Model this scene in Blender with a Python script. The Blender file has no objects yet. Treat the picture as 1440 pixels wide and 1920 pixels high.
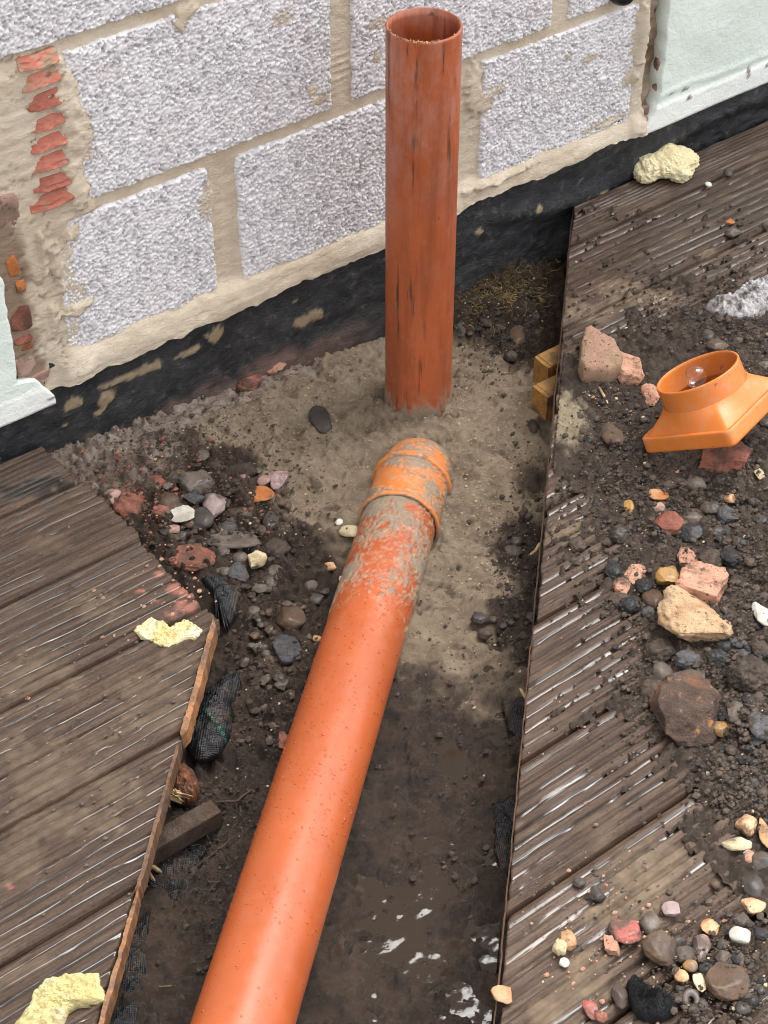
import bpy, bmesh, math, random
import numpy as np
from mathutils import Matrix, Vector

random.seed(7)
RNG = np.random.default_rng(11)
scene = bpy.context.scene
COL = scene.collection

# ------------------------------------------------------------------ camera
CAM_H, FPX, PITCH, YAW = 1.669, 3300.0, math.radians(42.0), math.radians(37.5)
_F0 = np.array([math.sin(YAW) * 0 + 0, 0, 0.0])
CR = np.array([math.cos(YAW), -math.sin(YAW), 0.0])                      # camera right
CH = np.array([math.sin(YAW), math.cos(YAW), 0.0])                       # horizontal forward
CF = CH * math.cos(PITCH) + np.array([0, 0, -math.sin(PITCH)])
CU = CH * math.sin(PITCH) + np.array([0, 0, math.cos(PITCH)])
CP = np.array([0.0, 0.0, CAM_H])
cam_d = bpy.data.cameras.new('camera')
cam = bpy.data.objects.new('camera', cam_d); COL.objects.link(cam)
cam_d.sensor_fit = 'VERTICAL'; cam_d.sensor_height = 36.0; cam_d.lens = FPX / 1920.0 * 36.0
cam_d.clip_start = 0.05; cam_d.clip_end = 500.0
M = Matrix(((CR[0], CU[0], -CF[0], CP[0]), (CR[1], CU[1], -CF[1], CP[1]), (CR[2], CU[2], -CF[2], CP[2]), (0, 0, 0, 1)))
cam.matrix_world = M
scene.camera = cam
scene.cycles.filter_width = 1.0

# ------------------------------------------------------------------ sky, sun, exposure
SUN_AZ, SUN_EL = math.radians(74.0), math.radians(66.0)                  # clockwise from +Y
world = bpy.data.worlds.new('World'); scene.world = world; world.use_nodes = True
wt = world.node_tree; wt.nodes.clear()
sky = wt.nodes.new('ShaderNodeTexSky'); sky.sky_type = 'NISHITA'; sky.sun_disc = False
sky.sun_elevation = SUN_EL; sky.sun_rotation = SUN_AZ; sky.air_density = 1.0; sky.dust_density = 3.0
hsv = wt.nodes.new('ShaderNodeHueSaturation'); hsv.inputs['Saturation'].default_value = 0.12
bg = wt.nodes.new('ShaderNodeBackground'); bg.inputs['Strength'].default_value = 0.15
wo = wt.nodes.new('ShaderNodeOutputWorld')
wt.links.new(sky.outputs[0], hsv.inputs['Color']); wt.links.new(hsv.outputs[0], bg.inputs['Color']); wt.links.new(bg.outputs[0], wo.inputs['Surface'])
sun_d = bpy.data.lights.new('sun', 'SUN'); sun_d.energy = 0.8; sun_d.angle = math.radians(38.0); sun_d.color = (1.0, 0.965, 0.91)
sun = bpy.data.objects.new('sun', sun_d); COL.objects.link(sun)
SV = Vector((math.sin(SUN_AZ) * math.cos(SUN_EL), math.cos(SUN_AZ) * math.cos(SUN_EL), math.sin(SUN_EL)))
sun.rotation_euler = SV.to_track_quat('Z', 'Y').to_euler(); sun.location = SV * 20
vs = scene.view_settings
vs.view_transform = 'Standard'; vs.look = 'None'; vs.gamma = 1.0; vs.use_curve_mapping = False; vs.exposure = 1.62

# ------------------------------------------------------------------ helpers: picture point -> place
def ray(px, py): return CF * FPX + CR * (px - 720.0) - CU * (py - 960.0)
def at(px, py, z=0.0):
    d = ray(px, py); return CP + d * ((z - CP[2]) / d[2])
def on_y(px, py, Y):
    d = ray(px, py); return CP + d * (Y / d[1])
def depth_of(P): return float((np.asarray(P) - CP) @ CF)

# ------------------------------------------------------------------ helpers: noise
def _h(ix, iy, iz, seed):
    h = (ix.astype(np.int64) * 374761393 + iy.astype(np.int64) * 668265263 + iz.astype(np.int64) * 2147483647 + seed * 974634221) & 0xFFFFFFFF
    h = ((h ^ (h >> 13)) * 1274126177) & 0xFFFFFFFF
    h = ((h ^ (h >> 16)) * 2246822519) & 0xFFFFFFFF
    return ((h ^ (h >> 15)) & 0xFFFFFF) / float(0xFFFFFF)
def vn2(x, y, seed=0):
    ix = np.floor(x); iy = np.floor(y); fx = x - ix; fy = y - iy
    fx = fx * fx * fx * (fx * (fx * 6 - 15) + 10); fy = fy * fy * fy * (fy * (fy * 6 - 15) + 10)
    ix = ix.astype(np.int64); iy = iy.astype(np.int64); z = np.zeros_like(ix)
    a = _h(ix, iy, z, seed); b = _h(ix + 1, iy, z, seed); c = _h(ix, iy + 1, z, seed); d = _h(ix + 1, iy + 1, z, seed)
    return (a + (b - a) * fx) * (1 - fy) + (c + (d - c) * fx) * fy
def fbm(x, y, octv=4, seed=0, gain=0.5):
    x = np.asarray(x, float); y = np.asarray(y, float)
    s = 0; a = 1; t = 0; ca, sa = 0.8, 0.6
    for o in range(octv):
        s = s + a * vn2(x, y, seed + o * 17); t += a; a *= gain
        x, y = (ca * x - sa * y) * 2.03 + 5.2, (sa * x + ca * y) * 2.03 + 1.7
    return s / t
def vn3(x, y, z, seed=0):
    ix = np.floor(x); iy = np.floor(y); iz = np.floor(z); fx = x - ix; fy = y - iy; fz = z - iz
    fx = fx * fx * (3 - 2 * fx); fy = fy * fy * (3 - 2 * fy); fz = fz * fz * (3 - 2 * fz)
    ix = ix.astype(np.int64); iy = iy.astype(np.int64); iz = iz.astype(np.int64)
    def l(a, b, t): return a + (b - a) * t
    r = []
    for k in (0, 1):
        r.append(l(l(_h(ix, iy, iz + k, seed), _h(ix + 1, iy, iz + k, seed), fx), l(_h(ix, iy + 1, iz + k, seed), _h(ix + 1, iy + 1, iz + k, seed), fx), fy))
    return l(r[0], r[1], fz)
def fbm3(V, octv=3, seed=0):
    s = 0; a = 1; t = 0; V = np.asarray(V, float)
    for o in range(octv):
        s = s + a * vn3(V[:, 0], V[:, 1], V[:, 2], seed + 31 * o); t += a; a *= 0.5; V = V * 2.03 + 3.7
    return s / t
def worley(x, y, seed=0):
    ix = np.floor(x).astype(np.int64); iy = np.floor(y).astype(np.int64)
    f1 = np.full(np.shape(x), 9.0); f2 = np.full(np.shape(x), 9.0); idv = np.zeros(np.shape(x)); z = np.zeros_like(ix)
    for dx in (-1, 0, 1):
        for dy in (-1, 0, 1):
            jx = ix + dx; jy = iy + dy
            px = jx + _h(jx, jy, z, seed); py = jy + _h(jx, jy, z + 1, seed)
            d = np.hypot(px - x, py - y)
            near = d < f1
            f2 = np.where(near, f1, np.minimum(f2, d)); idv = np.where(near, _h(jx, jy, z + 2, seed), idv); f1 = np.where(near, d, f1)
    return f1, f2, idv
def sst(e0, e1, x):
    t = np.clip((np.asarray(x, float) - e0) / (e1 - e0), 0, 1); return t * t * (3 - 2 * t)
class Field:
    """smooth inverse-distance field through values given at points"""
    def __init__(s, pts, vals, power=3.0, eps=0.02): s.p = np.array(pts, float); s.v = np.array(vals, float); s.k = power; s.e = eps
    def __call__(s, x, y):
        x = np.asarray(x, float); y = np.asarray(y, float); n = np.zeros(x.shape); d = np.zeros(x.shape)
        for (a, b), v in zip(s.p, s.v):
            w = 1.0 / ((x - a) ** 2 + (y - b) ** 2 + s.e ** 2) ** (s.k / 2); n += w * v; d += w
        return n / d

# ------------------------------------------------------------------ helpers: objects
def mesh_np(name, V, faces, attrs=None, smooth=True, mats=None):
    me = bpy.data.meshes.new(name); V = np.asarray(V, np.float32)
    F = [np.asarray(f, np.int32) for f in (faces if isinstance(faces, list) else [faces]) if len(f)]
    me.vertices.add(len(V)); me.vertices.foreach_set('co', V.ravel())
    nl = sum(f.size for f in F); npoly = sum(len(f) for f in F)
    me.loops.add(nl); me.loops.foreach_set('vertex_index', np.concatenate([f.ravel() for f in F]))
    tot = np.concatenate([np.full(len(f), f.shape[1], np.int32) for f in F]); st = np.concatenate([[0], np.cumsum(tot)[:-1]]).astype(np.int32)
    me.polygons.add(npoly); me.polygons.foreach_set('loop_start', st); me.polygons.foreach_set('loop_total', tot)
    me.polygons.foreach_set('use_smooth', np.full(npoly, bool(smooth)))
    me.update(calc_edges=True); me.validate(clean_customdata=False)
    for k, a in (attrs or {}).items():
        at_ = me.attributes.new(k, 'FLOAT', 'POINT'); at_.data.foreach_set('value', np.asarray(a, np.float32).ravel())
    return me
def obj(name, me, mat=None, parent=None, loc=None, mw=None, kind=None):
    o = bpy.data.objects.new(name, me); COL.objects.link(o)
    if mat is not None and me is not None and not me.materials: me.materials.append(mat)
    if mw is not None: o.matrix_world = mw
    elif loc is not None: o.location = loc
    if parent is not None:
        o.parent = parent
        o.matrix_parent_inverse = Matrix.Translation(-Vector(parent.location)) if parent.type == 'EMPTY' or parent.location.length > 0 else Matrix()
    if kind: o['kind'] = kind
    return o
def tag(o, label, cat, group=None):
    o['label'] = label; o['category'] = cat
    if group: o['group'] = group
    return o
def thing(name, label, cat, loc=(0, 0, 0), group=None):
    o = bpy.data.objects.new(name, None); COL.objects.link(o); o.location = loc; o.empty_display_size = 0.05
    return tag(o, label, cat, group)
def grid_faces(n, m, wrap=False, off=0):
    """n rows x m columns, wrap joins the last column to the first"""
    i = np.arange(n - 1)[:, None]; j = np.arange(m if wrap else m - 1)[None, :]; j2 = (j + 1) % m
    a = i * m + j; b = i * m + j2; c = (i + 1) * m + j2; d = (i + 1) * m + j
    return np.stack([a, b, c, d], -1).reshape(-1, 4) + off
def heights_mesh(name, X, Y, Z, keep=None, attrs=None, flip=False):
    n, m = X.shape; f = grid_faces(n, m)
    if flip: f = f[:, ::-1]
    if keep is not None: f = f[keep.ravel()[f].all(1)]
    V = np.stack([X.ravel(), Y.ravel(), Z.ravel()], 1)
    used = np.zeros(len(V), bool); used[f.ravel()] = True
    remap = np.cumsum(used) - 1
    return mesh_np(name, V[used], remap[f], {k: a.ravel()[used] for k, a in (attrs or {}).items()})
_ico = {}
def ico(sub):
    if sub not in _ico:
        bm = bmesh.new(); bmesh.ops.create_icosphere(bm, subdivisions=sub, radius=1.0)
        _ico[sub] = (np.array([v.co[:] for v in bm.verts]), np.array([[v.index for v in f.verts] for f in bm.faces])); bm.free()
    return _ico[sub]
def tube_path(P, R, k=6):
    """tube along points P (n,3) with radii R; verts, quads"""
    P = np.asarray(P, float); n = len(P); T = np.gradient(P, axis=0); T /= np.linalg.norm(T, axis=1)[:, None] + 1e-12
    ref = np.array([0.31, 0.22, 0.92]); A = np.cross(T, ref); A /= np.linalg.norm(A, axis=1)[:, None] + 1e-12; B = np.cross(T, A)
    th = np.linspace(0, 2 * np.pi, k, endpoint=False); R = np.broadcast_to(R, (n,))
    V = P[:, None] + R[:, None, None] * (np.cos(th)[None, :, None] * A[:, None] + np.sin(th)[None, :, None] * B[:, None])
    return V.reshape(-1, 3), grid_faces(n, k, True)
class Join:
    def __init__(s): s.V = []; s.F = {}; s.n = 0
    def add(s, V, F):
        F = np.asarray(F); s.V.append(np.asarray(V)); s.F.setdefault(F.shape[1], []).append(F + s.n); s.n += len(V)
    def mesh(s, name, smooth=True): return mesh_np(name, np.concatenate(s.V), [np.concatenate(f) for f in s.F.values()], smooth=smooth)

# ------------------------------------------------------------------ helpers: materials
class NT:
    def __init__(s, name):
        s.mat = bpy.data.materials.new(name); s.mat.use_nodes = True; s.t = s.mat.node_tree; s.t.nodes.clear()
        s.out = s.t.nodes.new('ShaderNodeOutputMaterial'); s.b = s.t.nodes.new('ShaderNodeBsdfPrincipled'); s.t.links.new(s.b.outputs[0], s.out.inputs[0])
        s._c = None; s._r = None; s.rand = False
    def n(s, ty, **kw):
        o = s.t.nodes.new(ty)
        for k, v in kw.items(): setattr(o, k, v)
        return o
    def l(s, a, b): s.t.links.new(a, b)
    def put(s, sock, v):
        if hasattr(v, 'is_output') or isinstance(v, bpy.types.NodeSocket): s.l(v, sock)
        elif isinstance(v, (tuple, list)) and len(v) == 3 and sock.type == 'RGBA': sock.default_value = (*v, 1)
        elif sock.type == 'RGBA': sock.default_value = (v, v, v, 1)
        else: sock.default_value = v
    def coord(s, which='Object', scale=(1, 1, 1), rot=(0, 0, 0)):
        if s._c is None: s._c = s.n('ShaderNodeTexCoord')
        if s.rand and which == 'Object':
            if s._r is None:
                oi = s.n('ShaderNodeObjectInfo'); va = s.n('ShaderNodeVectorMath', operation='MULTIPLY_ADD'); va.inputs[1].default_value = (7.3, 5.1, 9.7); s.l(oi.outputs['Random'], va.inputs[0]); s.l(s._c.outputs['Object'], va.inputs[2]); s._r = va.outputs[0]
            m = s.n('ShaderNodeMapping'); m.inputs['Scale'].default_value = scale; m.inputs['Rotation'].default_value = rot; s.l(s._r, m.inputs['Vector']); return m.outputs[0]
        m = s.n('ShaderNodeMapping'); m.inputs['Scale'].default_value = scale; m.inputs['Rotation'].default_value = rot
        s.l(s._c.outputs[which], m.inputs['Vector']); return m.outputs[0]
    def noise(s, scale=10, detail=5, rough=0.55, vec=None, dist=0.0, which='Object'):
        o = s.n('ShaderNodeTexNoise'); o.inputs['Scale'].default_value = scale; o.inputs['Detail'].default_value = detail
        o.inputs['Roughness'].default_value = rough; o.inputs['Distortion'].default_value = dist
        s.l(vec if vec is not None else s.coord(which), o.inputs['Vector']); return o.outputs['Fac']
    def voro(s, scale=10, vec=None, feature='F1', out='Distance', which='Object', rand=1.0):
        o = s.n('ShaderNodeTexVoronoi', feature=feature); o.inputs['Scale'].default_value = scale; o.inputs['Randomness'].default_value = rand
        s.l(vec if vec is not None else s.coord(which), o.inputs['Vector']); return o.outputs[out]
    def ramp(s, fac, stops, interp='LINEAR'):
        o = s.n('ShaderNodeValToRGB'); o.color_ramp.interpolation = interp; e = o.color_ramp.elements
        while len(e) < len(stops): e.new(0.5)
        for el, (p, c) in zip(e, stops):
            el.position = p; el.color = (c, c, c, 1) if not isinstance(c, (tuple, list)) else (*c, 1)
        s.l(fac, o.inputs[0]); return o.outputs[0]
    def mix(s, fac, a, b, mode='MIX'):
        o = s.n('ShaderNodeMix', data_type='RGBA', blend_type=mode); s.put(o.inputs[0], fac); s.put(o.inputs[6], a); s.put(o.inputs[7], b); return o.outputs[2]
    def math(s, op, a, b=0.0, clamp=False):
        o = s.n('ShaderNodeMath', operation=op); o.use_clamp = clamp; s.put(o.inputs[0], a); s.put(o.inputs[1], b); return o.outputs[0]
    def attr(s, name): o = s.n('ShaderNodeAttribute', attribute_name=name); return o.outputs['Fac']
    def bump(s, h, strength=0.5, dist=0.002, normal=None):
        o = s.n('ShaderNodeBump'); o.inputs['Strength'].default_value = strength; o.inputs['Distance'].default_value = dist; s.l(h, o.inputs['Height'])
        if normal is not None: s.l(normal, o.inputs['Normal'])
        return o.outputs[0]
    def set(s, **kw):
        names = dict(color='Base Color', rough='Roughness', coat='Coat Weight', coat_rough='Coat Roughness', spec='Specular IOR Level', normal='Normal',
                     trans='Transmission Weight', ior='IOR', metal='Metallic', sss='Subsurface Weight', alpha='Alpha', coat_normal='Coat Normal')
        for k, v in kw.items(): s.put(s.b.inputs[names[k]], v)
        return s.mat
def rnd_obj(m):
    return m.n('ShaderNodeObjectInfo').outputs['Random']

# --- stones: colours vary by place on the stone and between stones
def stone_mat(name, c1, c2, c3=None, scale=40, rough=0.6, coat=0.0, speck=None, dirt=0.5, dirtc=(0.085, 0.063, 0.048), pores=0.6, bump=0.0012, porescale=260, speckscale=150, specklo=0.62):
    m = NT(name); m.rand = True; v = m.coord('Object')
    f = m.ramp(m.noise(scale, 6, 0.65), [(0.32, 0.0), (0.68, 1.0)]); col = m.mix(f, c1, c2)
    if c3 is not None: col = m.mix(m.ramp(m.noise(scale * 0.45, 4, 0.6), [(0.50, 0.0), (0.62, 1.0)]), col, c3)
    if speck is not None: col = m.mix(m.ramp(m.noise(speckscale, 3, 0.5), [(specklo, 0.0), (specklo + 0.07, 1.0)]), col, speck)
    r = rnd_obj(m); col = m.mix(1.0, col, m.ramp(r, [(0, 0.75), (1, 1.15)]), 'MULTIPLY')
    if dirt > 0:
        dm = m.ramp(m.math('ADD', m.noise(34, 6, 0.72), m.math('MULTIPLY', m.math('SUBTRACT', r, 0.5), 0.14)), [(0.60 - 0.18 * dirt, 0.0), (0.74 - 0.16 * dirt, 0.92)]); col = m.mix(dm, col, m.mix(m.noise(150, 4), tuple(x * .6 for x in dirtc), tuple(x * 1.3 for x in dirtc)))
        coat = m.math('MULTIPLY', m.math('SUBTRACT', 1.0, m.math('MULTIPLY', dm, 0.8)), coat)
    coat = m.math('MULTIPLY', coat, 0.55); rough = min(1, rough + .08)
    h = m.math('ADD', m.noise(porescale, 4, 0.7), m.math('MULTIPLY', m.noise(porescale * 3.1, 3, 0.6), 0.4))
    return m.set(color=col, rough=m.ramp(m.noise(scale * 2.3, 4), [(0.3, max(0.05, rough - 0.18)), (0.7, min(1, rough + 0.15))]), coat=coat, coat_rough=0.12, spec=0.25, normal=m.bump(h, pores, bump))

SAND1, SAND2 = (0.335, 0.262, 0.186), (0.195, 0.146, 0.100)
MUD1, MUD2 = (0.070, 0.046, 0.033), (0.027, 0.018, 0.013)

def mat_ground():
    m = NT('trench_earth')
    sand = m.mix(m.ramp(m.noise(26, 8, 0.68), [(0.34, 0.0), (0.66, 1.0)]), SAND2, SAND1)
    sand = m.mix(m.ramp(m.noise(420, 3, 0.6), [(0.62, 0.0), (0.72, 0.9)]), sand, (0.44, 0.38, 0.29))
    mud = m.mix(m.ramp(m.noise(34, 8, 0.7), [(0.34, 0.0), (0.68, 1.0)]), MUD2, MUD1)
    mud = m.mix(m.ramp(m.noise(9, 4, 0.6), [(0.5, 0.0), (0.7, 0.55)]), mud, (0.110, 0.074, 0.051))
    mud = m.mix(m.ramp(m.noise(380, 3, 0.6), [(0.70, 0.0), (0.76, 0.5)]), mud, (0.30, 0.24, 0.18))
    col = m.mix(m.attr('sand'), mud, sand)
    dust = m.mix(m.ramp(m.noise(60, 7, 0.75), [(0.38, 0.0), (0.62, 1.0)]), (0.145, 0.098, 0.074), (0.37, 0.31, 0.26))
    col = m.mix(m.attr('dust'), col, dust)
    wet = m.attr('wet')
    rd = m.ramp(m.noise(70, 6, 0.7), [(0.3, 0.42), (0.7, 0.88)])
    rw = m.ramp(m.noise(48, 6, 0.7), [(0.38, 0.09), (0.62, 0.42)])
    h = m.math('ADD', m.noise(240, 6, 0.75), m.math('MULTIPLY', m.noise(900, 3, 0.6), 0.45))
    return m.set(color=col, rough=m.mix(wet, rd, rw), normal=m.bump(h, 0.85, 0.006), spec=m.mix(wet, 0.10, 0.42))

def mat_board():
    m = NT('wet_grooved_timber')
    v = m.coord('Object', (3.5, 70, 70)); v2 = m.coord('Object', (5, 240, 240))
    f = m.ramp(m.noise(3.0, 7, 0.65, v), [(0.3, 0.0), (0.7, 1.0)])
    col = m.mix(f, (0.048, 0.030, 0.021), (0.158, 0.110, 0.080))
    col = m.mix(m.ramp(m.noise(2.0, 5, 0.7, v2), [(0.36, 0.75), (0.6, 0.0)]), col, (0.050, 0.033, 0.026))
    col = m.mix(m.ramp(m.noise(230, 5, 0.75), [(0.50, 0.0), (0.66, 0.75)]), col, (0.030, 0.021, 0.016)); col = m.mix(m.ramp(m.noise(330, 4, 0.7), [(0.60, 0.0), (0.72, 0.55)]), col, (0.22, 0.17, 0.125))
    tint = m.ramp(m.attr('tone'), [(0, (0.60, 0.52, 0.47)), (1, (1.25, 1.2, 1.16))]); col = m.mix(1.0, col, tint, 'MULTIPLY')
    mudc = m.mix(m.ramp(m.noise(38, 6, 0.7), [(0.35, 0.0), (0.65, 1.0)]), (0.088, 0.058, 0.038), (0.190, 0.135, 0.086))
    col = m.mix(m.attr('mud'), col, mudc)
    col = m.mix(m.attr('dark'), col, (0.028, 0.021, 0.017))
    col = m.mix(m.attr('pink'), col, (0.34, 0.13, 0.095))
    water = m.attr('water')
    rr = m.ramp(m.noise(22, 6, 0.7, m.coord('Object', (1, 6, 6))), [(0.34, 0.30), (0.66, 0.70)])
    h = m.math('ADD', m.noise(3.0, 6, 0.7, v2), m.math('MULTIPLY', m.noise(300, 4, 0.6), 0.6))
    h = m.math('MULTIPLY', h, m.math('SUBTRACT', 1.0, water))
    return m.set(color=col, rough=m.mix(water, rr, 0.12), normal=m.bump(h, 0.6, 0.0016), spec=m.mix(water, 0.22, 0.6))

def mat_cut_wood(name='raw_sawn_timber', a=(0.17, 0.066, 0.024), b=(0.38, 0.185, 0.075), sc=(60, 60, 8)):
    m = NT(name); v = m.coord('Object', sc)
    col = m.mix(m.ramp(m.noise(2.4, 6, 0.7, v), [(0.34, 0.0), (0.66, 1.0)]), a, b)
    col = m.mix(m.ramp(m.noise(22, 5, 0.7), [(0.44, 0.0), (0.62, 0.85)]), col, (0.065, 0.040, 0.028))
    return m.set(color=col, rough=0.55, normal=m.bump(m.noise(5, 5, 0.7, v), 0.6, 0.0015))

def mat_block():
    m = NT('aggregate_block')
    col = m.mix(m.ramp(m.noise(70, 4, 0.6), [(0.35, 0.0), (0.65, 1.0)]), (0.69, 0.665, 0.67), (0.85, 0.83, 0.835))
    col = m.mix(m.attr('grain'), col, (0.36, 0.345, 0.36))
    col = m.mix(m.ramp(m.noise(300, 3, 0.6), [(0.60, 0.0), (0.72, 0.6)]), col, (0.40, 0.36, 0.38))
    col = m.mix(m.ramp(m.noise(14, 4, 0.6), [(0.55, 0.0), (0.75, 0.35)]), col, (0.62, 0.52, 0.50))
    col = m.mix(m.attr('smear'), col, m.mix(m.noise(120, 4), (0.33, 0.25, 0.165), (0.50, 0.40, 0.28)))
    return m.set(color=col, rough=0.9, spec=0.25, normal=m.bump(m.noise(620, 4, 0.65), 0.3, 0.0010))

def mat_mortar():
    m = NT('bedding_mortar')
    col = m.mix(m.ramp(m.noise(18, 7, 0.65), [(0.32, 0.0), (0.68, 1.0)]), (0.52, 0.425, 0.31), (0.70, 0.60, 0.465))
    col = m.mix(m.ramp(m.noise(7, 3, 0.6), [(0.5, 0.0), (0.7, 0.45)]), col, (0.70, 0.62, 0.50))
    col = m.mix(m.attr('dirt'), col, (0.20, 0.125, 0.075))
    h = m.math('ADD', m.noise(90, 6, 0.72, m.coord('Object', (1, 1, 1.8))), m.math('MULTIPLY', m.noise(600, 3), 0.3))
    return m.set(color=col, rough=0.88, spec=0.25, normal=m.bump(h, 0.7, 0.006))

def mat_paint(name='mint_render'):
    m = NT(name)
    col = m.mix(m.ramp(m.noise(5, 5, 0.6), [(0.3, 0.0), (0.7, 1.0)]), (0.68, 0.76, 0.69), (0.74, 0.81, 0.745))
    col = m.mix(m.attr('band'), col, (0.82, 0.84, 0.80))
    col = m.mix(m.ramp(m.noise(55, 5, 0.7), [(0.66, 0.0), (0.74, 0.45)]), col, (0.50, 0.50, 0.44))
    col = m.mix(m.attr('chip'), col, (0.20, 0.16, 0.12))
    h = m.math('ADD', m.noise(30, 6, 0.65), m.math('MULTIPLY', m.noise(230, 4), 0.35))
    return m.set(color=col, rough=0.62, spec=0.35, normal=m.bump(h, 0.6, 0.006))

def mat_bitumen():
    m = NT('bitumen_coating')
    col = m.mix(m.ramp(m.noise(20, 6, 0.7), [(0.4, 0.0), (0.72, 1.0)]), (0.010, 0.011, 0.013), (0.040, 0.040, 0.043))
    col = m.mix(m.ramp(m.noise(48, 7, 0.75), [(0.55, 0.0), (0.74, 0.8)]), col, (0.20, 0.175, 0.150))
    col = m.mix(m.attr('smear'), col, m.mix(m.noise(90, 5), (0.25, 0.17, 0.095), (0.44, 0.34, 0.22)))
    col = m.mix(m.attr('earth'), col, m.mix(m.noise(60, 5), (0.055, 0.036, 0.027), (0.20, 0.115, 0.090)))
    h = m.math('ADD', m.noise(70, 7, 0.72, m.coord('Object', (0.6, 1, 1))), m.math('MULTIPLY', m.noise(420, 4), 0.4))
    return m.set(color=col, rough=m.ramp(m.noise(36, 5, 0.7), [(0.3, 0.22), (0.7, 0.7)]), normal=m.bump(h, 0.9, 0.008), spec=0.5)

def mat_pipe(name, c, dusty=0.0, scuffs=False, nickt=.77):
    m = NT(name)
    col = m.mix(m.ramp(m.noise(7, 5, 0.6), [(0.3, 0.0), (0.7, 1.0)]), tuple(x * 0.86 for x in c), tuple(min(1, x * 1.1) for x in c))
    r = 0.30; h = m.noise(60, 3)
    if scuffs:
        sv = m.coord('Object', (34, 34, 2.6)); sp = m.n('ShaderNodeSeparateXYZ'); m.l(m.coord('Object'), sp.inputs[0]); z = sp.outputs[2]
        haze = m.math('MULTIPLY', m.ramp(m.noise(26, 6, 0.7, m.coord('Object', (1, 1, 0.55))), [(0.42, 0.0), (0.60, 1.0)]), m.ramp(z, [(0.24, 0.05), (0.38, 0.42), (0.58, 0.5)]))
        col = m.mix(haze, col, (0.46, 0.235, 0.185))
        brown = m.ramp(m.noise(1.6, 5, 0.7, m.coord('Object', (20, 20, 2.2))), [(0.45, 0.0), (0.66, 0.75)])
        col = m.mix(brown, col, (0.22, 0.055, 0.022))
        streak = m.math('MULTIPLY', m.ramp(m.noise(1.5, 4, 0.62, sv), [(0.588, 0.0), (0.638, 0.9)]), m.ramp(m.noise(9, 3), [(0.40, 0.0), (0.58, 1.0)]))
        col = m.mix(streak, col, (0.055, 0.028, 0.020))
        nick = m.ramp(m.noise(60, 3, 0.6, m.coord('Object', (1, 1, 0.6))), [(0.70, 0.0), (0.75, 0.85)]); col = m.mix(nick, col, (0.10, 0.045, 0.03))
        foot = m.math('MULTIPLY', m.ramp(m.noise(40, 6, 0.7), [(0.44, 0.0), (0.6, 0.8)]), m.ramp(m.math('ADD', z, 0.1), [(0.0, 0.7), (0.05, 0.0)]))
        col = m.mix(foot, col, SAND1)
        r = m.ramp(m.noise(30, 5), [(0.3, 0.34), (0.7, 0.62)])
    else:
        nick = m.ramp(m.noise(75, 3, 0.6), [(nickt, 0.0), (nickt + .02, 0.8)]); col = m.mix(nick, col, (0.20, 0.06, 0.03))
        r = m.ramp(m.noise(20, 6, .7), [(0.3, 0.27), (0.7, 0.50)])
    mud = m.attr('mud'); sandc = m.mix(m.noise(120, 5, 0.7), SAND2, (0.29, 0.24, 0.175))
    col = m.mix(mud, col, sandc)
    film = m.math('MULTIPLY', m.ramp(m.noise(55, 6, 0.75), [(0.5, 0.0), (0.62, 0.55)]), m.attr('film')); col = m.mix(film, col, (0.40, 0.27, 0.17))
    hh = m.math('MULTIPLY', m.noise(320, 5, 0.7), m.math('ADD', mud, 0.06))
    return m.set(color=col, rough=m.mix(mud, r, 0.85), normal=m.bump(hh, 0.7, 0.003), spec=0.5)

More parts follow.
